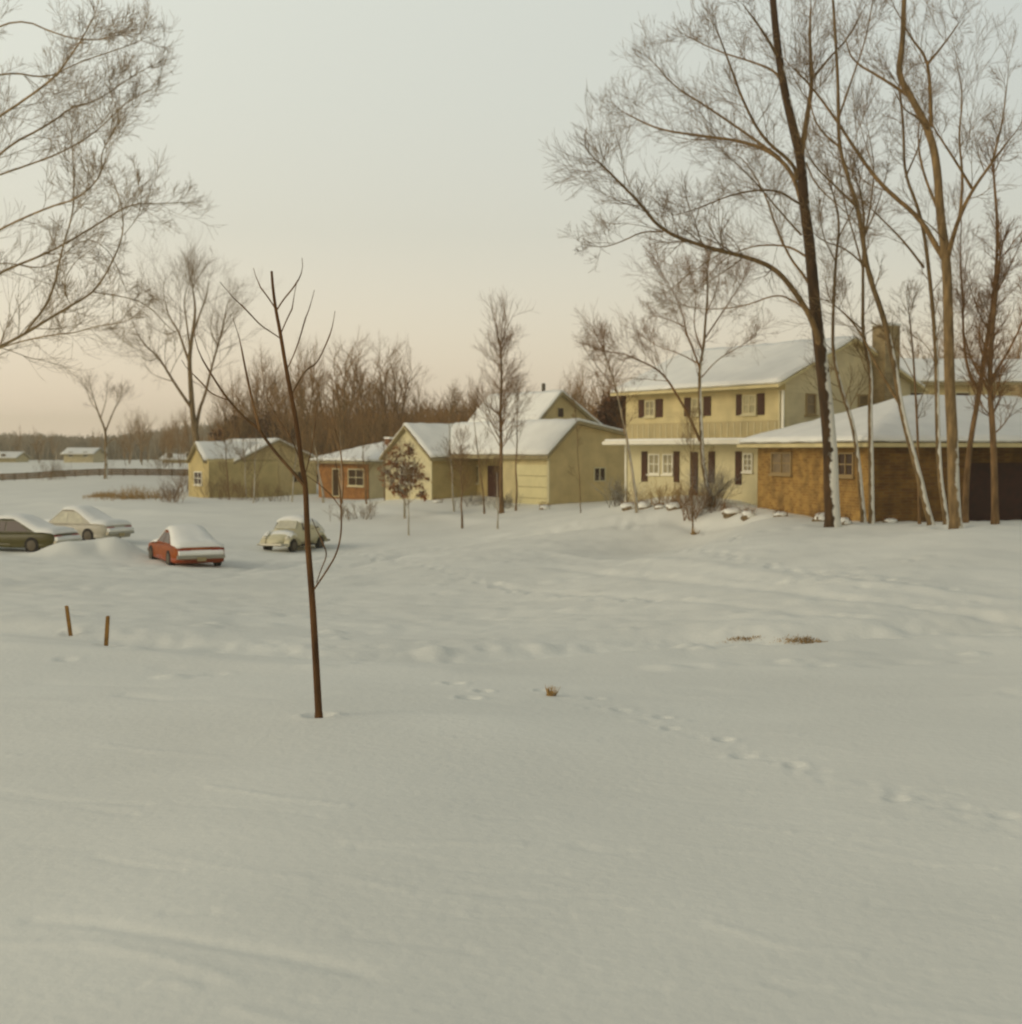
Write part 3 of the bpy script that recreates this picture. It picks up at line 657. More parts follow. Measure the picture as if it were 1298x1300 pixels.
def sedan(name, loc, rz, paint, lower, L=4.6, W=1.78, H=1.32, snow=1.0, glass='glass'):
    """+x is the front; origin on the ground at the centre"""
    c = empty(name, loc, rz); h = L/2; w = W/2; belt = .82
    secs = [(-h, w*.86, .42, belt-.06), (-h+.08, w*.95, .34, belt), (-h+.5, w, .26, belt+.03), (-h+1.2, w*1.02, .22, belt+.02), (0, w, .2, belt-.01), (h-1.5, w, .22, belt-.02), (h-.6, w*.98, .26, belt-.06), (h-.12, w*.93, .34, belt-.1), (h, w*.84, .42, belt-.16)]
    MB().loft([ring(*s) for s in secs]).build('body', paint, c, smooth=True)
    # lower sill panel
    MB().loft([ring(x, ww*1.006, .21, .42, e=.25) for x, ww in ((-h+.1, w*.93), (-h+.5, w), (0, w), (h-.6, w*.97), (h-.15, w*.9))]).build('lower_panel', lower, c, smooth=True)
    # cabin
    zr = H; wb, wr = w*.9, w*.70
    xb0, xr0, xr1, xb1 = (-h+.85, -h+1.75, .25, .95)
    lo = [(xb0, -wb, belt-.03), (xb1, -wb, belt-.03), (xb1, wb, belt-.03), (xb0, wb, belt-.03)]
    hi = [(xr0, -wr, zr-.06), (xr1, -wr, zr-.06), (xr1, wr, zr-.06), (xr0, wr, zr-.06)]
    MB().loft([lo, hi]).build('cabin', paint, c, bevel=.03)
    # roof slab
    MB().loft([[(x*1.0, y*1.04, z) for x, y, z in hi], [(x*.97, y*.9, zr) for x, y, z in hi]]).build('roof', paint, c, bevel=.02)
    def lerp(p, q, t): return tuple(a+(b-a)*t for a, b in zip(p, q))
    def pane(i, j, nm, a0=.08, a1=.92, z0=.12, z1=.88, out=.012):
        P = [lerp(lerp(lo[i], lo[j], a), lerp(hi[i], hi[j], a), z) for a, z in ((a0, z0), (a1, z0), (a1, z1), (a0, z1))]
        nrm = (Vector(P[1])-Vector(P[0])).cross(Vector(P[3])-Vector(P[0])).normalized()
        ctr = sum((Vector(p) for p in P), Vector())/4
        if nrm.dot(ctr-Vector((ctr.x*.0+(xb0+xb1)/2, 0, ctr.z))) < 0: nrm = -nrm
        return MB().extrude([Vector(p)-nrm*.01 for p in P], nrm*(.01+out)).build(nm, glass, c)
    pane(0, 1, 'side_window', .10, .52); pane(0, 1, 'side_window', .56, .93); pane(2, 3, 'side_window', .07, .44); pane(2, 3, 'side_window', .48, .90)
    pane(1, 2, 'windshield'); pane(3, 0, 'rear_window')
    for y in (-w+.08, w-.08):
        for x in (-h+.95, h-.85): wheel(c, x, y, .33)
    # chrome bumpers with snow on them
    def bumper(x, nm):
        s = 1 if x > 0 else -1
        b = MB().loft([[(x+s*dx, y, zz) for dx, zz in ((-.02, .36), (.10, .37), (.13, .43), (.10, .50), (-.02, .51))] for y in (-w*.92, -w*.7, w*.7, w*.92)]).build(nm, 'chrome', c, bevel=.01)
        return b
    rb = bumper(-h, 'rear_bumper'); bumper(h, 'front_bumper')
    if snow: MB().loft([[(-h+dx, y, zz) for dx, zz in ((.02, .50), (-.13, .50), (-.16, .57), (-.10, .65), (.02, .68))] for y in (-w*.86, -w*.8, -w*.2, w*.3, w*.8, w*.86)]).build('snow_layer', 'snow_roof', rb, smooth=False, bevel=.015)
    for y in (-w*.62, w*.62):
        MB().box((-h-.008, y, .66), (.05, .42, .11)).build('tail_light', 'tail', c, bevel=.01)
        mb = MB(); rings = [[(h+dx-.03, y+rr*math.cos(2*math.pi*k/14), .6+rr*math.sin(2*math.pi*k/14)) for k in range(14)] for dx, rr in ((-.05, .1), (.02, .1), (.045, .06), (.05, .01))]
        mb.loft(rings).build('headlight', 'lamp', c)
    MB().box((-h-.135, 0, .36), (.012, .32, .14)).build('licence_plate', 'roof_edge', c)
    MB().box((h-.01, 0, .6), (.05, 1.0, .13)).build('grille', 'pipe', c, bevel=.01)
    # snow lying on the bonnet, roof, rear window and boot
    rn = random.Random(int(abs(loc[0])*10))
    def snowrow(x, ww, z, th):
        n = 9; top = [(x, ww*(2*k/(n-1)-1), z+th*(1-abs(2*k/(n-1)-1)**5)*(1+rn.uniform(-.12, .12))) for k in range(n)]
        bot = [(x, ww*(1-2*k/(n-1)), z-.02) for k in range(n)]
        return top+bot
    rows = [(-h+.02, w*.9, belt-.05, .05), (-h+.12, w*.95, belt, .13), (-h+.5, w*.97, belt+.03, .16), (-h+.85, w*.93, belt+.03, .18), (xr0-.1, wr*1.08, zr-.12, .16), (xr0+.2, wr*1.05, zr, .14), (0, wr*1.05, zr, .15), (xr1-.02, wr*1.03, zr-.02, .14), (xb1, w*.9, belt+.0, .15), (1.5, w*.96, belt-.02, .14), (h-.5, w*.95, belt-.07, .13), (h-.05, w*.82, belt-.16, .05)]
    MB().loft([snowrow(*r) for r in rows]).build('snow_layer', 'snow_roof', c, smooth=True)
    return c
def put(px, py, D):
    p = at(px, py, D); return Vector((p.x, p.y, gz(p.x, p.y)-.06))
# yaw: rear towards the camera and a little of its left flank in view
c1 = sedan('parked_car', put(235, 716, 50.5), R(90+27), 'red_paint', 'orange_paint', L=4.6, W=1.84)
tag(c1, 'red car in the middle of the snowy street seen from behind', 'car', 'snow covered cars parked on the street')
c2 = sedan('parked_car', put(98, 683, 60), R(155), 'grey_paint', 'grey_paint', L=4.7, H=1.42, glass='frost')
tag(c2, 'pale grey car buried in snow behind the dark green one', 'car', 'snow covered cars parked on the street')
c3 = sedan('parked_car', put(18, 697, 54), R(163), 'green_paint', 'green_paint', L=4.8, H=1.34)
tag(c3, 'dark green car at the left edge beside a heap of snow', 'car', 'snow covered cars parked on the street')

def beetle(loc, rz):
    c = empty('parked_car', loc, rz)
    # hump body, +x front
    def hs(x, w, zb, zt, n=18, e=.62): return ring(x, w, zb, zt, n, e)
    secs = [(-1.98, .30, .42, .50), (-1.9, .5, .34, .80), (-1.6, .60, .28, 1.08), (-1.1, .70, .25, 1.34), (-.5, .76, .24, 1.47), (0, .76, .24, 1.49), (.35, .74, .24, 1.44), (.62, .70, .24, 1.24), (.85, .66, .25, .98), (1.2, .58, .27, .90), (1.6, .48, .3, .78), (1.88, .36, .36, .62), (1.96, .2, .42, .5)]
    MB().loft([hs(*s) for s in secs]).build('body', 'ivory_paint', c, smooth=True)
    for sx2, nm in ((1.28, 'front_fender'), (-1.22, 'rear_fender')):
        for sy in (-1, 1):
            rings = []
            for i in range(9):
                a = math.pi*(i/8); rings.append([(sx2+.55*math.cos(a)*(k_*.0+1), sy*(.46+.29*s_), .33+.50*math.sin(a)*z_) for s_, z_, k_ in ((0, 1, 0), (.7, 1.0, 0), (.95, .88, 0), (1.0, .70, 0), (.9, .68, 0), (0, .66, 0))])
            MB().loft(rings).build(nm, 'ivory_paint', c, smooth=False, bevel=.02)
            wheel(c, sx2, sy*.62, .32, .17)
    for sy in (-1, 1):
        MB().box((0, sy*.68, .3), (1.5, .2, .06)).build('running_board', 'rubber', c, bevel=.02)
        mb = MB(); rings = [[(1.66+dx, sy*.56+rr*math.cos(2*math.pi*k/14), .66+rr*math.sin(2*math.pi*k/14)) for k in range(14)] for dx, rr in ((-.12, .12), (.03, .12), (.07, .09), (.09, .02))]
        mb.loft(rings).build('headlight', 'lamp', c)
        for a0, a1, z0, z1 in ((.12, .56, .98, 1.30), (-.42, .04, 1.0, 1.34), (-.92, -.5, 1.02, 1.24)):
            P = [(a0, sy*.735, z0), (a1-.02, sy*.72, z0), (a1-.12*(a1 > .3), sy*.60, z1), (a0+.08*(a0 < -.5), sy*.60, z1)]
            MB().extrude([Vector(p) for p in P], (0, sy*.03, 0)).build('side_window', 'glass', c)
    P = [(.80, -.52, 1.03), (.80, .52, 1.03), (.50, .46, 1.36), (.50, -.46, 1.36)]
    MB().extrude([Vector(p) for p in P], (.05, 0, .03)).build('windshield', 'frost', c)
    MB().extrude([Vector(p) for p in [(-1.2, -.3, 1.22), (-1.2, .3, 1.22), (-.95, .28, 1.4), (-.95, -.28, 1.4)]], (-.09, 0, .04)).build('rear_window', 'glass', c)
    for x, nm in ((2.08, 'front_bumper'), (-2.08, 'rear_bumper')):
        MB().tube([(x-.16*(1 if x > 0 else -1), -.76, .4), (x, -.5, .4), (x, .5, .4), (x-.16*(1 if x > 0 else -1), .76, .4)], [.055]*4, 8).build(nm, 'chrome', c)
    rn = random.Random(5)
    def sr(x, ww, z, th, drop):
        n = 11; o = []
        for k in range(n):
            f = 2*k/(n-1)-1; o.append((x, ww*f*(1+.12*abs(f)), z+th-(drop*abs(f)**2.6)+rn.uniform(-.012, .012)))
        return o+[(x, ww*.9*(1-2*k/(n-1)), z-.04-drop*abs(1-2*k/(n-1))**2.6-.03) for k in range(n)]
    MB().loft([sr(*r) for r in [(-1.9, .45, .78, .05, .2), (-1.62, .6, 1.04, .12, .3), (-1.1, .7, 1.32, .13, .34), (-.5, .76, 1.46, .13, .34), (.1, .72, 1.48, .13, .22), (.42, .6, 1.40, .10, .14)]]).build('snow_layer', 'snow_roof', c, smooth=True)
    MB().loft([sr(*r) for r in [(.9, .45, .96, .05, .06), (1.15, .48, .90, .06, .08), (1.4, .4, .82, .06, .08)]]).build('snow_layer', 'snow_roof', c, smooth=True)
    for sx2 in (1.28, -1.22):
        for sy in (-1, 1):
            MB().loft([[(sx2+.4*math.cos(a), sy*(.5+.2*f), .35+.52*math.sin(a)+(.09 if f < .6 else .03)*math.sin(a)) for f in (0, .3, .6, 1)]+[(sx2+.4*math.cos(a), sy*(.5+.2*f), .34+.48*math.sin(a)) for f in (1, 0)] for a in [math.pi*(.2+.6*i/6) for i in range(7)]]).build('snow_layer', 'snow_roof', c)
    # drifted flank: snow blown against the near side doors
    MB().loft([[(x, -.70, .34), (x, -.86, .36), (x, -.88, .55), (x, -.80, .85), (x, -.70, .98), (x, -.66, .6)] for x in (-.95, -.6, -.1, .4, .75)]).build('snow_layer', 'snow_roof', c, bevel=.03)
    tag(c, 'small rounded cream car with drifted snow behind the young sapling', 'car', 'snow covered cars parked on the street')
    return c
beetle(put(374, 692, 62), R(-110))

# ------------------------------------------------------------------ stakes, dirt, litter in the snow
def stake(px0, py0, px1, py1, D, lab):
    a = at(px0, py0, D); b = at(px1, py1, D); g = gz(a.x, a.y); a = Vector((a.x, a.y, g))
    w = .055; d = (b-a).normalized(); x = Vector((1, 0, 0)); y = d.cross(x).normalized()
    rings = [[a-a+p_*1.0+sx3*x*ww/2+sy3*y*ww/2 for sx3, sy3 in ((-1, -1), (1, -1), (1, 1), (-1, 1))] for p_, ww in ((-d*.25, w), ((b-a)*.5, w), ((b-a)*.97, w*.95), (b-a, w*.8))]
    tag(MB().loft(rings).build('wooden_stake', 'stake', None, origin=(0, 0, 0)), lab, 'stake', 'survey stakes in the snow').location = a
stake(90, 804, 84.5, 769, 24, 'shorter wooden stake nearest the left edge, leaning left')
stake(134.5, 824, 137, 782, 22, 'taller wooden stake standing right of the shorter one')

def hit(px, py):
    for Y in np.geomspace(5, 250, 900):
        p = at(px, py, Y)
        if p.z <= gz(p.x, p.y): return p
    return p
def clump(name, px, py, D, n, h, spread, m, lab, cat, kind=None, sx4=1.0, lean=.35, r=.006, rnd=None, group=None):
    rnd = rnd or random.Random(int(px*7+py)); p = hit(px, py); b = Vector((p.x, p.y, 0)); mb = MB()
    for k in range(n):
        x = rnd.gauss(0, spread*sx4*.5); y = rnd.gauss(0, spread*.5); z = gz(b.x+x, b.y+y)-.01
        d = Vector((rnd.gauss(0, lean), rnd.gauss(0, lean), 1)).normalized(); L_ = h*rnd.uniform(.2, 1.3)*math.exp(-(x/(spread*sx4+.01))**2*.5)
        q = Vector((x, y, z)); pts = [q]
        for i in range(3): d = (d+Vector((rnd.gauss(0, .15), rnd.gauss(0, .15), rnd.gauss(0, .1)))).normalized(); pts.append(pts[-1]+d*L_/3)
        mb.tube(pts, [r*1.2, r, r*.7, r*.3], 3, False)
    o = mb.build(name, m, None); o.location = (b.x, b.y, 0)
    return tag(o, lab, cat, group, kind)
clump('dirt_patch', 1022, 815, 23, 420, .07, .17, 'dry_grass', 'larger tuft of bare brown grass poking through snow on the right', 'grass tuft', None, 2.8, .9)
clump('dirt_patch', 943, 812, 23.2, 180, .06, .12, 'dry_grass', 'smaller streak of bare brown grass left of the larger tuft', 'grass tuft', None, 3.2, .9)
clump('dead_weed', 700, 884, 17.5, 60, .14, .06, 'dry_grass', 'little brown weed stub alone in the middle of the lawn', 'weed', None, 1, .4)
clump('dead_weed', 882, 679, 49, 40, .3, .14, 'dry_grass', 'small dead weed on the lawn before the two-storey house', 'weed', None, 1, .4, .01)
clump('dry_weeds', 172, 633, 92, 420, .85, 1.7, 'dry_grass', 'patch of tan dry weeds on the snow left of the tall tree', 'weeds', 'stuff', 1.4, .5, .012)
clump('dry_weeds', 132, 631, 96, 400, .4, .8, 'dry_grass', 'smaller tan weeds at the left end of the weedy patch', 'weeds', 'stuff', 1.4, .5, .012)

# ------------------------------------------------------------------ branches and trees
def rv(rnd): 
    v = Vector((rnd.gauss(0, 1), rnd.gauss(0, 1), rnd.gauss(0, 1))); return v.normalized()
def grow(mb, p, d, L_, r, lv, rnd, up=.25, wig=.13, nb=5, fl=.3):
    """a gently curving twig with side twigs, lv levels deep"""
    n = 5 if lv > 0 else 3
    pts = [p]; q = p; bend = rv(rnd)*.09
    for i in range(n):
        d = (d+rv(rnd)*wig+bend+Vector((0, 0, up*.3))).normalized(); q = q+d*(L_/n); pts.append(q)
    mb.tube(pts, [max(.0038, r*(1-.7*i/n)) for i in range(n+1)], 4 if r > .03 else 3, False)
    if lv <= 0: return
    for k in range(nb):
        f = .12+.85*(k+rnd.random()*.9)/nb; f = min(f, .97); i = min(int(f*n), n-1); fr = f*n-i
        b = pts[i].lerp(pts[i+1], fr); t = (pts[i+1]-pts[i]).normalized()
        s = t.cross(rv(rnd)); s = s.normalized() if s.length > .01 else Vector((1, 0, 0))
        a = rnd.uniform(.35, .8)
        grow(mb, b, (t*math.cos(a)+s*math.sin(a)).normalized(), L_*rnd.uniform(.45, .8)*(1.15-f*.55), r*.55*(1.1-f*.4), lv-1, rnd, up, wig, nb, fl)
def resample(pts, step):
    out = [pts[0]]
    for a, b in zip(pts[:-1], pts[1:]):
        n = max(1, int((b-a).length/step))
        for i in range(1, n+1): out.append(a.lerp(b, i/n))
    return out
def smooth(pts, it=2):
    for _ in range(it):
        o = [pts[0]]
        for a, b in zip(pts[:-1], pts[1:]): o += [a*.75+b*.25, a*.25+b*.75]
        o.append(pts[-1]); pts = o
    return pts
def trace(px, D, dd=0, d0=0):
    """photo points -> a 3-D line leaving depth D by up to dd metres towards its tip"""
    n = len(px)-1
    return smooth([at(x, y, D+d0+dd*(i/n)**1.2) for i, (x, y) in enumerate(px)])
def traced_tree(name, D, trunk, rt, limbs, bm, tm, lab, seed=1, dens=1.0, tl=1.0, lv=2, group=None, start=.35, cat='tree', trunk_tw=0, up=.25, sides=10):
    """trunk: photo points from the ground up; limbs: (points, r0, depth change, depth at start)"""
    rnd = random.Random(seed); base = put(trunk[0][0], trunk[0][1], D)
    e = empty(name, base); tag(e, lab, cat, group)
    T = trace(trunk, D); T[0] = Vector((T[0].x, T[0].y, base.z-.25))
    mb = MB(); n = len(T)
    rad = [max(.012, rt[0]+(rt[1]-rt[0])*(i/(n-1))) for i in range(n)]
    rad[0] *= 1.35; rad[1] *= 1.12
    mb.tube([p-base for p in T], rad, sides); 
    mb.build('trunk', bm, e, smooth=True)
    mb = MB()
    allL = list(limbs)
    for lim in allL:
        pts, r0, dd = lim[0], lim[1], lim[2]; d0 = lim[3] if len(lim) > 3 else 0
        k = lim[4] if len(lim) > 4 else 1.0
        P = trace(pts, D, dd, d0); m = len(P)
        # begin inside the trunk it leaves
        P = [p-base for p in P]
        r1 = max(.008, r0*.22)
        mb.tube(P, [r0+(r1-r0)*(i/(m-1)) for i in range(m)], 7, True)
        Lt = sum((b-a).length for a, b in zip(P[:-1], P[1:]))
        Q = resample(P, .25); c = len(Q)
        nb = int(Lt*(1.9 if lv >= 3 else 1.4)*dens*k)
        for j in range(nb):
            f = start+(1-start)*(rnd.random()**.75); i = min(int(f*(c-1)), c-2); t = (Q[i+1]-Q[i]).normalized()
            s = t.cross(rv(rnd)).normalized(); a = rnd.uniform(.4, 1.0)
            grow(mb, Q[i], (t*math.cos(a)+s*math.sin(a)).normalized(), tl*1.7*rnd.uniform(.45, 1.25)*(1.25-.55*f)*min(1.6, max(.5, Lt*.22)), max(.008, r0*.32*(1.15-f)), min(lv, 2), rnd, up)
        grow(mb, Q[-1], (Q[-1]-Q[-2]).normalized(), tl*1.2, r1, min(lv, 2), rnd, up)
    if trunk_tw:
        Q = [p-base for p in T]
        for j in range(trunk_tw):
            f = rnd.uniform(.35, 1); i = min(int(f*(n-1)), n-2); t = (Q[i+1]-Q[i]).normalized(); s = t.cross(rv(rnd)).normalized(); a = rnd.uniform(.5, 1.1)
            grow(mb, Q[i], (t*math.cos(a)+s*math.sin(a)).normalized(), tl*rnd.uniform(.8, 1.9)*(1.4-f), rad[i]*.3, min(lv, 2), rnd, up)
    if name != 'sapling':
        for j in range(5): grow(mb, T[-1]-base, ((T[-1]-T[-2]).normalized()+rv(rnd)*.45).normalized(), tl*1.3, rad[-1]*.7, min(lv, 2), rnd, up)
    mb.build('crown', tm, e, smooth=True)
    return e

# young sapling in the foreground
traced_tree('sapling', 14.5,
 [(405,910),(403,872),(399,800),(396,752),(391.5,700),(390,669),(388,613.5),(383.6,592),(377,539.5),(370,502.5),(363.5,469),(356,422),(350,392),(346.5,365),(345,344)], (.040, .012),
 [([(388,618),(378,606),(343.5,567),(328,542.6),(313,533),(288,505.6),(270,478),(257,456)], .020, -.5, 0, 0),
  ([(330,546),(319,502.5),(312,470),(306.5,441)], .016, .3, -.25, 0),
  ([(290,508),(268,500),(258,488),(248,478)], .006, .4, -.4, 0),
  ([(350,392),(341,378),(331,365)], .007, .3, 0, 0), ([(350,396),(360,380),(372,366),(379,355)], .008, -.3, 0, 0),
  ([(356.5,424),(364,406),(371,392)], .006, .3, 0, 0), ([(357,430),(345,422),(331,413),(318,399),(306.5,387)], .006, -.4, 0, 0),
  ([(370,502),(378,486),(390,468),(402,462),(412,442),(419,425)], .007, .5, 0, 0), ([(364,470),(377,442),(388,404)], .006, .3, 0, 0),
  ([(396.5,752),(403,742),(414,726),(428,703),(434,675),(433,638),(432,622)], .010, -.4, 0, 0), ([(433,645),(425,634),(420,628)], .004, 0, -.35, 0), ([(434,640),(437,610),(434,585)], .005, 0, -.38, 0),
  ([(402,740),(408,722),(416,704),(410,690)], .005, -.4, 0, 0), ([(383,590),(372,560),(352,530)], .005, .3, 0, 0), ([(387,605),(396,570),(400,540)], .005, .3, 0, 0)],
 'sapling', 'sapling_tip', 'bare brown sapling standing alone in the foreground snow', 3, 0, .28, 0, cat='sapling')

# the big dark tree on the right
def Z5(*p): return [(720+u/2.404, 40+v/2.404) for u, v in p]
traced_tree('big_tree', 45,
 [(1058,668),(1056,630),(1055,580),(1052,540),(1046,480),(1040,430),(1036,400),(1028,306),(1021.6,265),(1018,206),(1007,161),(994.5,107),(986,48),(980,-20),(974,-110)], (.27, .09),
 [([(1043,448)]+Z5((750,880),(700,800),(640,725),(560,690),(430,660),(290,610),(220,520),(150,450),(100,400)), .11, -5, 0, 1.3),
  (Z5((722,540),(690,430),(630,370),(540,335),(410,318),(280,300),(180,250)), .09, 4, 0, 1.2),
  (Z5((705,450),(690,400),(600,330),(540,220),(490,80),(460,0)), .075, -4, 0, .9),
  (Z5((650,385),(575,330),(430,230),(330,170),(270,100)), .06, 2.5, 1, .9),
  (Z5((740,770),(720,740),(680,690),(640,600),(600,480),(540,390),(520,380)), .055, 5, 0, .8),
  (Z5((722,530),(700,520),(640,480),(520,490),(400,540),(330,560)), .05, -4, 0, 1.0),
  (Z5((660,170),(640,120),(560,90),(460,60),(360,10)), .055, 3, 0, 1.1),
  (Z5((735,690),(690,660),(640,650),(560,655),(480,690),(420,760)), .045, 5, 0, 1),
  (Z5((712,390),(735,250),(750,150),(740,20),(745,-80)), .11, 2, 0, .7),
  (Z5((745,150),(800,80),(860,20),(900,-60)), .05, -3, 1.5, .8),
  (Z5((730,400),(760,470),(830,530),(900,600)), .035, -3, 0, .8),
  (Z5((645,80),(600,0),(540,-80)), .06, -3, 0, .9),
  (Z5((290,610),(230,610),(170,640),(110,660),(60,650)), .028, -2, -3, 1),
  (Z5((430,660),(380,620),(350,600)), .02, -1, -2, 1.2),
  (Z5((745,860),(690,820),(640,800),(540,840),(420,850),(330,830)), .04, 5, 0, 1),
  (Z5((715,620),(660,560),(560,440),(480,370)), .04, -4, 0, 1)],
 'bark_dark', 'twig', 'tallest thick dark tree before the brick house, snow plastered up its trunk', 21, 1.6, .8, 3)

GR = 'bare trees at the brick house'
traced_tree('bare_tree', 46.5, [(1097,663),(1093,620),(1091,594),(1084,539),(1069,497),(1059.5,458),(1057,427),(1061,331),(1067,285),(1059,248)], (.10, .03),
 [([(1066,300),(1085,262),(1100,225)], .03, 2, 0), ([(1061,331),(1045,300),(1040,262)], .03, -2, 0)], 'bark_mid', 'twig', 'thin tree just right of the big dark trunk, bowing left', 22, 1.6, .9, 2, GR, trunk_tw=14)
traced_tree('bare_tree', 45.5, [(1107,663),(1106.5,600),(1106,566),(1105,519),(1106.6,475),(1098,436),(1095.6,408),(1096,393),(1096,331),(1098,273),(1092,240)], (.10, .032),
 [([(1097,345),(1085,300),(1070,250),(1064,190)], .04, 2, 0), ([(1098,300),(1115,260),(1128,215)], .035, -2, 0), ([(1097,420),(1075,400),(1053,381),(1030,378)], .03, -2, 0)], 'bark_mid', 'twig', 'straight thin tree with pale lower trunk, second right of the big trunk', 23, 1.5, .9, 2, GR, trunk_tw=12)
traced_tree('bare_tree', 43.5, [(1183,667),(1174,635),(1169,611),(1156.5,566),(1144,516),(1136,464),(1123,404),(1102.7,348),(1096,306),(1090,265),(1078,227),(1065,186),(1065,123),(1062,60),(1058,0)], (.12, .04),
 [([(1142,512),(1111,461),(1095,424),(1075,400)]+Z5((800,820),(790,760)), .05, 3, 0), ([(1090,265),(1060,235),(1035,212),(1020,180)], .045, -3, 0), (Z5((905,640),(930,520),(940,400),(915,280)), .04, 3, 0),
  (Z5((915,720),(850,660),(780,640),(740,600)), .035, -2, 0), (Z5((830,350),(760,290),(735,180),(760,60)), .04, 2, 0), ([(1065,150),(1082,100),(1100,50),(1110,-10)], .04, -3, 0)], 'bark_mid', 'twig', 'tree leaning far to the left with snow along its lower trunk', 24, 1.5, 1.0, 3, GR, trunk_tw=8)
traced_tree('bare_tree', 43, [(1202,667),(1198,635),(1194,611),(1191,555),(1190,491),(1188,428),(1182,364),(1175.5,306),(1167,265),(1148,219),(1148,165),(1142,110)], (.10, .03),
 [([(1173,339),(1148,306),(1115,273),(1090,250)], .045, -3, 0), ([(1166,563),(1140,540),(1120,525)], .0, 0, 0) if False else ([(1190,470),(1180,440),(1159,425)], .02, 1, 0), ([(1150,225),(1170,180),(1175,130)], .035, 2, 0)], 'bark_mid', 'twig', 'slim tree directly left of the thick tan one, splitting near the ground', 25, 1.5, .9, 2, GR, trunk_tw=12)
traced_tree('bare_tree', 41.5, [(1214,669),(1211,620),(1210,560),(1206,490),(1204.6,414),(1202.5,331),(1194,273),(1190,206),(1179.6,165),(1157,123),(1140,94),(1146,61),(1148,10),(1150,-60)], (.19, .06),
 [(Z5((1150,690),(1130,660),(1080,570),(970,480),(900,390),(830,280),(750,170),(690,110)), .10, 4, 0), (Z5((1160,700),(1175,640),(1200,560),(1240,480),(1298,400),(1350,330)), .09, -3, 0), (Z5((1236,478),(1190,400),(1130,310),(1115,280)), .05, -1, -1.5),
  (Z5((1112,290),(1110,180),(1100,80),(1050,20),(1020,-40)), .07, -2, 0), (Z5((1050,200),(960,140),(870,90),(850,20)), .06, 3, 0), (Z5((1105,300),(1070,260),(1030,240),(1000,180)), .045, -3, 0), (Z5((1140,560),(1090,440),(1070,340),(1080,230)), .055, 2, 0),
  (Z5((1200,560),(1210,440),(1195,320),(1210,200),(1190,90)), .05, 2, -1), (Z5((1155,640),(1120,600),(1070,560)), .03, -2, 0), (Z5((1100,100),(1150,40),(1200,-30)), .05, 2, -1), (Z5((1298,400),(1330,280),(1345,150)), .04, -1, -2.5)], 'bark_tan', 'twig', 'thickest tan barked tree near the right edge, forking high up', 26, 1.3, 1.1, 3, GR)
traced_tree('bare_tree', 44.5, [(1226,664),(1227,610),(1233,555),(1244,497),(1252,440),(1262,380),(1268,300),(1262,220)], (.11, .035),
 [([(1244,497),(1228,470),(1223,420),(1223,381),(1219,331),(1221,281)], .06, -1, 0), ([(1255,420),(1240,390),(1228,350)], .03, 2, 0), ([(1262,380),(1282,340),(1300,300)], .03, -2, 0)], 'bark_plain', 'twig_red', 'thin tree leaning right beside the dark garage, at the right edge', 27, 2.2, .9, 2, GR, trunk_tw=20)
traced_tree('bare_tree', 44.3, [(1168,661),(1166.5,600),(1166,563),(1162,483),(1159,441),(1155,400)], (.055, .02),
 [([(1162,483),(1145,450),(1130,430)], .018, 1, 0), ([(1164,520),(1180,480),(1190,450)], .018, -1, 0)], 'bark_plain', 'twig', 'thin straight stem between the leaning tree and the slim tree', 28, 1.8, .7, 2, GR, trunk_tw=8)
traced_tree('bare_tree', 42.5, [(1264,664),(1262,560),(1256,480),(1262,400),(1270,330)], (.12, .04),
 [([(1258,500),(1235,460),(1222,420),(1225,380)], .05, 3, 0), ([(1260,480),(1290,430),(1310,380)], .05, -2, 0), ([(1258,470),(1240,430),(1250,390)], .04, 2, 0)], 'bark_plain', 'twig_red', 'dense reddish twiggy tree at the right edge, rightmost of the group', 29, 4, .9, 2, GR, trunk_tw=50)

# trees before the two-storey house
traced_tree('forked_tree', 57.5, [(905,641),(899,620),(896,607),(892,583),(891,551),(888.6,508),(888.6,467),(894,440),(896,405),(899,375),(898,345)], (.125, .03),
 [([(888.6,467),(880,443),(871,421.5),(869,404),(857,373),(836,339)], .05, -2, 0, 1.5), ([(889,560),(873.5,525),(860.6,503),(848,482),(833,467),(813,458),(792,448.5),(765,446)], .065, -2.5, 0, 1.2), ([(895,430),(915,400),(935,370),(950,345)], .04, 2, 0, 1.5),
  ([(892,445),(880,415),(885,375),(878,345)], .035, 1, 0, 1.5), ([(890,480),(912,455),(940,440),(962,425)], .03, -1.5, 0, 1.2), ([(870,415),(850,405),(828,400)], .025, 1, -1, 1.4), ([(896,400),(910,370),(916,335)], .03, -2, 0, 1.5), ([(850,484),(830,482),(806,480)], .018, 1, -1.5, 1), ([(888,462),(862,448),(835,440),(815,425)], .03, 2, 0, 1.3)],
 'bark_mid', 'twig_red', 'forked bare tree in front of the two-storey house door', 31, 1.9, .9, 3, trunk_tw=8)
traced_tree('birch_tree', 59, [(809,646),(802.5,594),(795,551),(786,508),(780,484),(773,465),(768,448)], (.07, .02),
 [([(784,500),(770,480),(757,463),(748,450)], .022, -1, 0), ([(779,482),(790,462),(798,450)], .02, 1, 0), ([(776,472),(760,455),(752,440)], .018, 1, 0)], 'bark_birch', 'twig_red', 'thin pale birch leaning left at the corner of the two-storey house', 32, 2.0, .8, 2, trunk_tw=14)

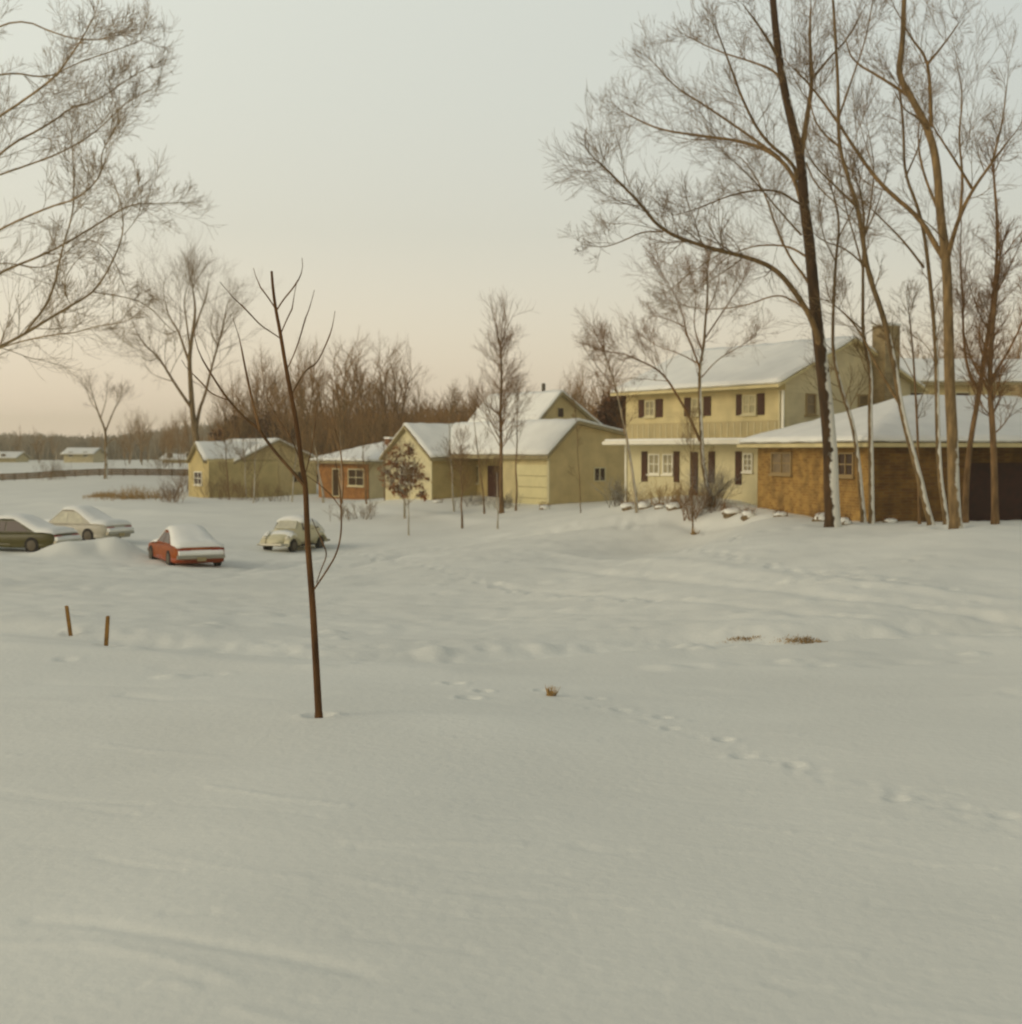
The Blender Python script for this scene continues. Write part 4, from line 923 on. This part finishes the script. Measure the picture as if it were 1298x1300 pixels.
# left trees
def Z1(*p): return [(60+u/3.245, 330+v/3.245) for u, v in p]
traced_tree('tall_tree', 118, Z1((625,940),(622,860),(618,760),(600,650),(590,500),(585,400),(600,300),(612,200),(600,120)), (.36, .05),
 [(Z1((592,605),(560,560),(520,500),(460,400),(400,350),(370,300)), .16, -4, 0, 1.4), (Z1((612,720),(625,620),(650,560),(680,430),(720,300),(738,200)), .18, 3, 0, 1.2), (Z1((588,430),(560,350),(540,290),(500,230),(480,150)), .13, 3, 0, 1.3),
  (Z1((602,300),(630,220),(660,140),(665,90)), .1, -3, 0, 1.3), (Z1((590,380),(575,260),(560,160),(590,80)), .1, 3, 0, 1.3), (Z1((460,400),(420,420),(390,400)), .05, -2, -3, 1.2), (Z1((700,350),(670,290),(680,220)), .07, 2, 2, 1.2), (Z1((600,500),(640,520),(660,540)), .04, -3, 0, 1), (Z1((520,500),(480,490),(430,470),(400,430)), .05, 2, -2, 1.2), (Z1((540,290),(490,310),(440,280)), .05, -3, 2, 1.2)],
 'bark_tan', 'twig', 'tall spreading bare tree rising left of the olive tan bungalow', 41, .8, 2.2, 3)
traced_tree('small_forked_tree', 126, [(134,607),(135,585),(134,560),(134,546),(127,530),(122,515),(118,503)], (.17, .03),
 [([(134,548),(142,527),(149,512),(154,505)], .09, 2, 0, 1.6), ([(128,530),(134,512),(136,498)], .06, -1, 0, 1.6), ([(123,520),(116,512),(112,502)], .05, 1, 0, 1.6), ([(135,565),(144,556),(150,560),(148,575)], .05, -1, 0, 1)], 'bark_tan', 'twig', 'small forked tree alone beside the far field at the left', 42, 1.5, 1.5, 2)
# tree off the left edge whose branches hang into view
def Z7(*p): return [(60+u/3.25, 40+v/3.25) for u, v in p]
traced_tree('overhanging_tree', 38, [(-75,760),(-72,640),(-66,540),(-62,440),(-62,330),(-50,200),(-45,60),(-40,-80)], (.26, .09),
 [([(-64,500),(-20,450),(30,425)]+Z7((15,1180),(100,1130),(200,1070),(270,950),(315,840),(310,720),(265,600)), 0.051, 3, 0, 1), ([(30,425)]+Z7((20,1100),(60,900),(110,740),(110,600),(100,430)), 0.036, -2, .8, 1), ([(-63,470),(0,440)]+Z7((15,1250),(110,1245),(200,1215),(320,1200)), 0.027, -3, 0, 1),
  (Z7((190,1075),(350,1100),(430,1140),(490,1210),(540,1250)), 0.018, 2, 1.5, 1.2), ([(-62,380),(0,345)]+Z7((15,910),(200,800),(340,710),(450,710),(560,705)), 0.042, 3, 0, 1.5), ([(-62,330),(0,290)]+Z7((15,720),(130,690),(230,590),(220,500),(270,420)), 0.036, -3, 0, 1.3),
  ([(-55,260),(0,190)]+Z7((15,380),(100,310),(200,290),(340,190),(430,140)), 0.039, 3, 0, 1.5), ([(-50,180)]+Z7((15,210),(90,110),(150,20),(190,-60)), 0.039, -3, 0, 1.2), ([(-55,240),(20,215)]+Z7((60,500),(180,430),(280,340),(340,280),(430,240)), 0.030, 2, 0, 1.5),
  ([(-45,60),(20,20)]+Z7((60,20),(200,40),(300,10)), 0.030, -2, 0, 1.3), ([(-47,110),(10,90),(60,100)]+Z7((120,130),(240,90),(330,60),(420,20)), 0.030, 3, 0, 1.3), (Z7((315,840),(380,760),(390,690),(370,600)), 0.012, 1, 2.6, 1.2), (Z7((100,1130),(60,1060),(100,960),(180,900)), 0.012, -1, .5, 1.2), ([(-60,350),(0,330),(60,345)]+Z7((150,840),(260,900),(310,1030)), 0.018, 2, 0, 1.2)],
 'bark_tan', 'twig_pale', 'tree off the left edge whose fine branches fill the upper left', 43, 1.5, .55, 3, start=.05)

# thin young trees standing in the snow in front of the houses
def thin(px0, py0, px1, py1, D, r, lab, seed, tm='twig', bm='bark_plain', tw=14, tl=1.0, bend=6, lv=2):
    rnd = random.Random(seed); n = 5
    pts = [(px0+(px1-px0)*i/n+(rnd.uniform(-1, 1)*bend*.25 if 0 < i < n else 0), py0+(py1-py0)*i/n) for i in range(n+1)]
    traced_tree('young_tree', D, pts, (r, r*.3), [], bm, tm, lab, seed, 1, tl, lv, 'young trees in the snow before the houses', trunk_tw=tw, sides=7, up=.4)
thin(637,648,636,440,73,.13,'tallest young tree, before the entry of the tan garage house',51,'twig_red',tw=60,tl=1.8,lv=2)
thin(655,648,657,512,73,.06,'straight young tree crossing the cream garage door',52,tw=10)
thin(738,664,731,523,66,.03,'very thin sapling before the olive gable wall',53,tw=6,tl=.6)
thin(632,664,631,600,66,.04,'short pale stub of a tree below the tallest young tree',54,bm='bark_birch',tw=6,tl=.5)
thin(587,656,585,572,69,.05,'short young tree with reddish twigs before the dark entry',55,'twig_red',tw=26,tl=.8)
thin(615,647,602,534,74,.05,'thin young tree leaning left against the bluish roof',56,tw=10)
thin(577,648,570,530,76,.055,'thin pale young tree before the left gable wall',57,bm='bark_birch',tw=14,tl=1)
thin(519,666,520,610,67,.035,'pale short sapling below the rusty leaved oak',58,bm='bark_birch',tw=6,tl=.5)
thin(466,644,461,570,84,.07,'dark stem at the corner of the red-orange bungalow',59,tw=8)
thin(489,642,487,560,86,.05,'thin stem between the bungalow and the rusty oak',60,tw=12)
thin(434,640,432,545,88,.05,'thin stem crossing the front of the red-orange bungalow',61,bm='bark_birch',tw=14,tl=1.3)
thin(411,637,396,545,90,.09,'pale birch leaning left of the red-orange bungalow',62,bm='bark_birch',tw=20,tl=1.6)
thin(371,637,378,540,92,.06,'pale thin birch at the right of the olive gable',63,bm='bark_birch',tw=16,tl=1.4)
thin(322,643,325,545,90,.06,'pale thin birch before the middle of the olive gable',64,bm='bark_birch',tw=18,tl=1.4)
thin(313,634,309,560,95,.05,'small birch at the left corner of the olive gable',65,bm='bark_birch',tw=12)
thin(292,636,286,560,96,.06,'small dark stem before the olive bungalow front wing',66,tw=16)
thin(880,652,877,560,54,.03,'thin dark sapling under the forked tree',67,tw=12,tl=.8)

# oak sapling that kept its rusty leaves
def leaf_crown(mb, blobs, n, size, rnd):
    """ragged sprays of leaves round random twig tips"""
    for (c, r) in blobs:
        tips = [(c[0]+rnd.gauss(0, .62)*r[0], c[1]+rnd.gauss(0, .62)*r[1], c[2]+rnd.gauss(0, .62)*r[2], rnd.uniform(.15, .5)) for q in range(9)]
        for k in range(n):
            t = rnd.choice(tips); w_ = t[3]
            p = Vector((t[0]+rnd.gauss(0, w_)*r[0], t[1]+rnd.gauss(0, w_)*r[1], t[2]+rnd.gauss(0, w_)*r[2])); a = (rv(rnd)+Vector((0, 0, -.6))).normalized(); b = a.orthogonal().normalized(); b = (Matrix.Rotation(rnd.uniform(0, 6.28), 3, a) @ b); e = a.cross(b); s = size*rnd.uniform(.35, 1.25)
            mb.add([p, p+a*s*.45+b*s*.32+e*s*.12, p+a*s, p+a*s*.5-b*s*.32+e*s*.1], [(0, 1, 2, 3)])
def leafy(name, px, py, D, blobs_px, n, size, m, bm, lab, cat, seed, r=.07, group=None):
    rnd = random.Random(seed); base = put(px, py, D); e = empty(name, base); tag(e, lab, cat, group)
    top = at(px, min(b[1] for b in blobs_px)+4, D)-base
    mb = MB().tube([Vector((0, 0, -.2)), Vector((0, 0, top.z*.4)), Vector((.1, 0, top.z*.75)), top], [r, r*.8, r*.5, r*.2], 7)
    bl = []
    for x, y, rx, rz_ in blobs_px:
        c = at(x, y, D)-base; d = rnd.uniform(-.6, .6)*min(1.5, rx*D/F*1.2); c.y += d; k = D/F
        bl.append((c, (rx*k, rx*k*.8, rz_*k)))
        z = max(.2, c.z*.55); mb.tube([Vector((0, 0, z)), Vector((c.x*.5, c.y*.5, c.z*.8)), c], [r*.4, r*.3, r*.12], 5)
        for q in range(14): grow(mb, c, (rv(rnd)+Vector((0, 0, .3))).normalized(), rx*k*1.8, .014, 1, rnd)
    mb.build('trunk', bm, e, smooth=True)
    mb = MB(); leaf_crown(mb, bl, n, size, rnd); mb.build('crown', m, e)
    return e
leafy('young_oak', 514, 640, 74, [(508,573,10,7),(521,571,6,5),(499,588,9,6),(515,590,9,7),(527,595,8,8),(492,603,8,6),(505,606,8,7),(519,610,9,8),(533,607,7,8),(498,618,7,6),(512,624,7,5),(536,628,5,4)], 190, .15, 'rust_leaf', 'bark_birch', 'young oak holding rusty brown leaves before the cream gable', 'tree', 71)
leafy('brown_tree', 779, 600, 92, [(776,520,10,12),(786,535,12,16),(772,538,10,14),(783,552,12,12),(790,515,8,10),(768,552,8,8),(780,570,14,14)], 1300, .3, 'brown_leaf', 'bark_plain', 'dark brown leafy tree in the gap between the two biggest houses', 'tree', 72, .15)
leafy('brown_tree', 325, 600, 128, [(300,545,14,10),(322,540,16,14),(345,545,16,14),(312,555,20,12),(338,560,22,14),(360,552,12,10),(292,558,10,8)], 900, .35, 'brown_leaf', 'bark_plain', 'dense dark brown tree mass rising behind the olive bungalow roof', 'tree', 73, .18)

# ------------------------------------------------------------------ shrubs, rocks along the houses
def snowy_shrub(px, py, D, w, h, lab, dark='rock', name='snowy_shrub', sd=0):
    rnd = random.Random(int(px*3+sd)); b = put(px, py, D); e = empty(name, b); tag(e, lab, 'shrub', 'snow capped shrubs and rocks along the houses')
    k = D/F; rx = w*k/2; hz = h*k
    MB().blob((0, 0, hz*.18), (rx*1.02, rx*.7, hz*.5), 12, .2, rnd).build('bush_body', dark, e, smooth=True)
    MB().blob((rnd.uniform(-.1, .1)*rx, 0, hz*.42), (rx*.98, rx*.7, hz*.46), 12, .16, rnd).build('snow_layer', 'snow_roof', e, smooth=True)
    mb = MB()
    for q in range(34): grow(mb, Vector((rnd.uniform(-.8, .8)*rx, rnd.uniform(-.3, .3)*rx, hz*.3)), Vector((rnd.gauss(0, .6), rnd.gauss(0, .5), 1)).normalized(), hz*rnd.uniform(.5, 1.1), .012, 1, rnd, nb=3)
    mb.build('twigs', 'twig_red', e)
for a in [(800,640,61,22,12,'low snowy shrub at the foot of the leaning birch'),(818,640,60,20,13,'snowy shrub under the paired front windows, left one'),(856,642,58,20,13,'round snowy shrub left of the front door'),(838,641,59,14,8,'smallest snowy mound below the paired windows'),
          (930,645,54,26,13,'wide snowy shrub right of the forked tree'),(950,650,52,18,14,'snowy shrub at the brick house corner'),(992,658,50,18,10,'snow mound under the first brick house window'),
          (1042,662,47,20,16,'snowy shrub just left of the big dark trunk'),(1072,664,46,18,13,'snowy shrub between the big trunk and the thin bowing tree'),(1130,664,46.5,18,9,'snow mound at the foot of the shaded brick wall')]:
    snowy_shrub(*a)
snowy_shrub(691, 640, 72, 13, 9, 'snow topped rock beside the cream garage door', 'rock', 'snowy_rock')
snowy_shrub(556, 636, 80, 12, 6, 'low snow topped rock before the left gable of the garage house', 'rock', 'snowy_rock')
def bare_shrub(px, py, D, n, h, m, lab, seed, spread=.2, name='bare_shrub'):
    rnd = random.Random(seed); b = put(px, py, D); mb = MB()
    for k in range(n):
        grow(mb, Vector((rnd.gauss(0, spread), rnd.gauss(0, spread), -.05)), Vector((rnd.gauss(0, .4), rnd.gauss(0, .4), 1)).normalized(), h*rnd.uniform(.6, 1.1), .018, 2, rnd, up=.3, nb=4)
    o = mb.build(name, m, None, smooth=True); o.location = b; return tag(o, lab, 'shrub', 'bare shrubs in the snow')
bare_shrub(787,637,64,26,1.2,'bark_dark','upright dark shrub where the tan and cream houses meet',81,.25)
bare_shrub(884,641,56,30,1.3,'twig_red','twiggy brown shrub at the foot of the forked tree',82,.35)
bare_shrub(845,640,60,30,.9,'dry_grass','tan twiggy shrub under the paired front windows',83,.5)
bare_shrub(907,640,57,30,1.5,'bark_dark','dark shrub beside the front door shutter',84,.2)
bare_shrub(216,635,88,26,1.3,'twig_red','bare shrub at the right end of the weedy patch',85,.4)
bare_shrub(270,634,98,20,1.8,'twig','bare shrub before the front wing of the olive bungalow',86,.6)
bare_shrub(300,637,95,24,1.4,'twig_red','brown twiggy shrub at the near corner of the olive bungalow',87,.7)
bare_shrub(340,637,93,18,1.2,'twig','low bare shrub against the olive gable wall',88,.8)
bare_shrub(450,652,75,24,.9,'twig','sprawling bare shrub in the snow below the bungalow',89,.6)
bare_shrub(240,622,112,24,1.8,'twig_red','bare shrub at the foot of the tall tree',90,.9)
bare_shrub(70,607,128,24,1.6,'twig','bare shrub along the low fence at the left edge',91,.6)
bare_shrub(210,600,150,20,2.2,'twig','bare shrub in the field behind the low fence',92,.6)
bare_shrub(640,642,75,20,.8,'bark_dark','dark shrub beneath the window of the recessed entry',93,.4)
bare_shrub(598,640,78,20,.7,'bark_dark','low dark shrub at the left end of the recessed entry',94,.5)

# ------------------------------------------------------------------ woods behind the houses
def wood_proto(seed, H, tm='twig_far', slim=1.0):
    rnd = random.Random(seed); mbT = MB(); mbC = MB()
    n = 8; pts = [Vector((0, 0, -.4))]; d = Vector((rnd.uniform(-.08, .08), rnd.uniform(-.08, .08), 1)).normalized()
    for i in range(n): d = (d+rv(rnd)*.07+Vector((0, 0, .05))).normalized(); pts.append(pts[-1]+d*H*.8/n)
    r0 = H*.0105; rad = [r0*(1-.8*i/n) for i in range(n+1)]
    mbT.tube(pts, rad, 6)
    for k in range(15):
        f = .28+.7*(k+rnd.random())/15; f = min(f, .98); i = min(int(f*n), n-1); b = pts[i].lerp(pts[i+1], f*n-i); t = (pts[i+1]-pts[i]).normalized()
        s = t.cross(rv(rnd)).normalized(); a = rnd.uniform(.3, .65)
        grow(mbC, b, (t*math.cos(a)+s*math.sin(a)).normalized(), H*rnd.uniform(.22, .42)*(1.2-.6*f)*slim, r0*.62*(1.1-f*.7), 2, rnd, .45, .12, 4)
    grow(mbC, pts[-1], d, H*.22, r0*.22, 2, rnd, .4, .12, 6)
    e = empty('bare_tree', (0, 0, 0)); t_ = mbT.build('trunk', 'bark_plain', e, smooth=True); c_ = mbC.build('crown', tm, e, smooth=True)
    return e, [t_, c_]
protos = [wood_proto(200+i, 13, slim=(.8 if i % 2 else 1.05)) for i in range(6)]
used = set(); rw = random.Random(77)
def place_wood(px, D, top, lab, group, k=None):
    p = at(px, 600, D); z = gz(p.x, p.y); H = at(px, top, D).z-z
    i = rw.randrange(6) if k is None else k
    e, ks = protos[i]
    if i in used: e = copy_tree(e, ks)
    used.add(i)
    s = H/13.2; e.location = (p.x, p.y, z); e.scale = (s*rw.uniform(1.0, 1.4), s*rw.uniform(1.0, 1.4), s); e.rotation_euler = (0, 0, rw.uniform(0, 6.28)); tag(e, lab, 'tree', group)
G1 = 'bare trees in the wood behind the small houses'; L1 = 'slender bare tree in the brown wood behind the small houses'
for k in range(30):
    px = 290+8*k+rw.uniform(-5, 5); D = rw.uniform(112, 165)
    # the wood's skyline: highest around 360-510
    sk = np.interp(px, [296, 330, 350, 400, 430, 470, 500, 515, 530], [470, 445, 438, 432, 416, 430, 420, 432, 470])
    place_wood(px, D, sk+abs(rw.gauss(0, 14)), L1, G1)
G2 = 'lower bare trees behind the garage house'; L2 = 'lower bare tree in the brown wood behind the garage house'
for k in range(34):
    px = rw.uniform(515, 800); D = rw.uniform(115, 160)
    sk = np.interp(px, [515, 545, 580, 600, 640, 680, 720, 740, 800], [478, 490, 478, 470, 478, 500, 478, 470, 480])
    place_wood(px, D, sk+abs(rw.gauss(0, 16)), L2, G2)
place_wood(748, 104, 465, 'bare tree behind the right end of the garage house ridge', None, 2)
place_wood(722, 108, 462, 'bare tree above the tall gable peak of the garage house', None, 4)
place_wood(757, 100, 440, 'taller bare tree between the garage house and the cream house', None, 0)
G3 = 'bare trees behind the brick and cream houses'; L3 = 'bare tree showing over the roofs at the right'
for k in range(16): place_wood(rw.uniform(1130, 1330), rw.uniform(95, 130), rw.uniform(400, 470), L3, G3)
G4 = 'scattered bare trees beyond the olive bungalow'; L4 = 'faint low bare tree near the far treeline'
for k in range(22): place_wood(rw.uniform(150, 300), rw.uniform(190, 300), rw.uniform(515, 552), L4, G4)
for k in range(8): place_wood(rw.uniform(-60, 150), rw.uniform(260, 330), rw.uniform(538, 552), L4, G4)

# thicket under the trees and the far wood: uncountable stems
def thicket(name, rows, m, lab, r=.03, seed=5, nb=3):
    rnd = random.Random(seed); mb = MB()
    for (x0, x1, d0, d1, ytop, n) in rows:
        for k in range(n):
            px = rnd.uniform(x0, x1); D = rnd.uniform(d0, d1); p = at(px, 600, D); z = gz(p.x, p.y)
            H = at(px, ytop(px)+abs(rnd.gauss(0, 7)), D).z-z
            q = Vector((p.x, p.y, z)); d = Vector((rnd.gauss(0, .12), rnd.gauss(0, .12), 1)).normalized()
            pts = [q]
            for i in range(4): d = (d+rv(rnd)*.12).normalized(); pts.append(pts[-1]+d*H/4)
            mb.tube(pts, [r*1.5, r*1.2, r, r*.7, r*.3], 3, False)
            for j in range(nb):
                b = pts[1].lerp(pts[4], rnd.random()); dd = Vector((rnd.gauss(0, .5), rnd.gauss(0, .5), .8)).normalized()
                mb.tube([b, b+dd*H*.12, b+dd*H*.22+rv(rnd)*H*.03], [r*.8, r*.6, r*.25], 3, False)
    return tag(mb.build(name, m, None), lab, 'wood', None, 'stuff')
thicket('thicket', [(270, 560, 125, 175, lambda x: np.interp(x, [270, 330, 420, 540, 560], [545, 535, 525, 522, 525]), 1700), (540, 830, 120, 165, lambda x: np.interp(x, [540, 600, 700, 830], [522, 515, 520, 522]), 1500), (1120, 1340, 100, 140, lambda x: 490, 600)], 'twig_far', 'dense brown undergrowth filling the wood behind the houses', .05)
thicket('far_wood', [(-180, 330, 360, 430, lambda x: np.interp(x, [-180, 60, 120, 190, 250, 330], [552, 552, 556, 549, 542, 535]), 7000), (300, 1500, 360, 430, lambda x: 540, 3500)], 'far_wood', 'hazy strip of far woodland along the horizon', .16, 6, 3)

# ------------------------------------------------------------------ air
hz = bpy.data.meshes.new('haze'); ho = bpy.data.objects.new('haze', hz); col.objects.link(ho)
y0, y1, z1 = -60, 1000, 27
gxmax = 9*.44*ys[-1]+50; x0, x1 = -gxmax, gxmax
z0 = float(Zg2.min())-1.0
hz.from_pydata([(x, y, z) for x in (x0, x1) for y in (y0, y1) for z in (z0, z1)], [], [(0, 1, 3, 2), (4, 6, 7, 5), (0, 4, 5, 1), (2, 3, 7, 6), (0, 2, 6, 4), (1, 5, 7, 3)])
hm = bpy.data.materials.new('haze'); hm.use_nodes = True; nt = hm.node_tree; nt.nodes.remove(nt.nodes['Principled BSDF'])
pv = nt.nodes.new('ShaderNodeVolumePrincipled'); pv.inputs['Color'].default_value = (1, .93, .70, 1); pv.inputs['Density'].default_value = .0008; pv.inputs['Anisotropy'].default_value = .2
nt.links.new(pv.outputs[0], nt.nodes['Material Output'].inputs['Volume']); hz.materials.append(hm)
tag(ho, 'thin winter haze', None, None, 'stuff')

# ------------------------------------------------------------------ light
SUN_EL, SUN_AZ = 24, -78           # azimuth from +Y, negative = to the left
w = bpy.data.worlds.new('World'); sc.world = w; w.use_nodes = True; nt = w.node_tree; N = nt.nodes; Lk = nt.links
bg = N['Background']; sky = N.new('ShaderNodeTexSky'); sky.sky_type = 'NISHITA'; sky.sun_disc = False
sky.sun_elevation = R(SUN_EL); sky.sun_rotation = R(SUN_AZ); sky.dust_density = 3; sky.air_density = 1.2
Lk.new(sky.outputs[0], bg.inputs['Color']); bg.inputs['Strength'].default_value = .05
# overcast veil over that sky: pale and warm near the horizon, duller overhead
tc_ = N.new('ShaderNodeTexCoord'); sp = N.new('ShaderNodeSeparateXYZ'); Lk.new(tc_.outputs['Generated'], sp.inputs[0])
cr = N.new('ShaderNodeValToRGB'); Lk.new(sp.outputs['Z'], cr.inputs['Fac'])
el = cr.color_ramp.elements
el[0].position = 0.0; el[0].color = (.88, .72, .55, 1); el[1].position = 1.0; el[1].color = (.13, .13, .10, 1)
for pos, c in ((.05, (.72, .605, .47)), (.155, (.575, .525, .41)), (.24, (.585, .56, .445)), (.36, (.61, .605, .49)), (.44, (.50, .50, .42)), (.60, (.22, .22, .18))):
    e_2 = el.new(pos); e_2.color = (*c, 1)
bg2 = N.new('ShaderNodeBackground'); mr = N.new('ShaderNodeMapRange'); Lk.new(sp.outputs['X'], mr.inputs[0]); mr.inputs[1].default_value = -.6; mr.inputs[2].default_value = .5; mr.inputs[3].default_value = 1.24; mr.inputs[4].default_value = .80
hv = N.new('ShaderNodeVectorMath'); hv.operation = 'SCALE'; Lk.new(cr.outputs[0], hv.inputs[0]); Lk.new(mr.outputs[0], hv.inputs['Scale']); Lk.new(hv.outputs[0], bg2.inputs['Color']); bg2.inputs['Strength'].default_value = .92
ad = N.new('ShaderNodeAddShader'); Lk.new(bg.outputs[0], ad.inputs[0]); Lk.new(bg2.outputs[0], ad.inputs[1]); Lk.new(ad.outputs[0], N['World Output'].inputs['Surface'])
sd = bpy.data.lights.new('sun', 'SUN'); so = bpy.data.objects.new('sun', sd); col.objects.link(so)
sd.energy = .5; sd.angle = R(25); sd.color = (1, .91, .74)
az = R(SUN_AZ); dirv = Vector((math.sin(az)*math.cos(R(SUN_EL)), math.cos(az)*math.cos(R(SUN_EL)), math.sin(R(SUN_EL))))
dirv = Vector((-.83, -.38, .42)).normalized()
sky.sun_elevation = math.asin(dirv.z); sky.sun_rotation = math.atan2(dirv.x, dirv.y)
so.rotation_euler = dirv.to_track_quat('Z', 'Y').to_euler()
sc.render.engine = 'CYCLES'
sc.cycles.volume_bounces = 0; sc.cycles.filter_width = 2.2
sc.view_settings.view_transform = 'Standard'; sc.view_settings.look = 'None'; sc.view_settings.exposure = 0.1; sc.view_settings.gamma = 1
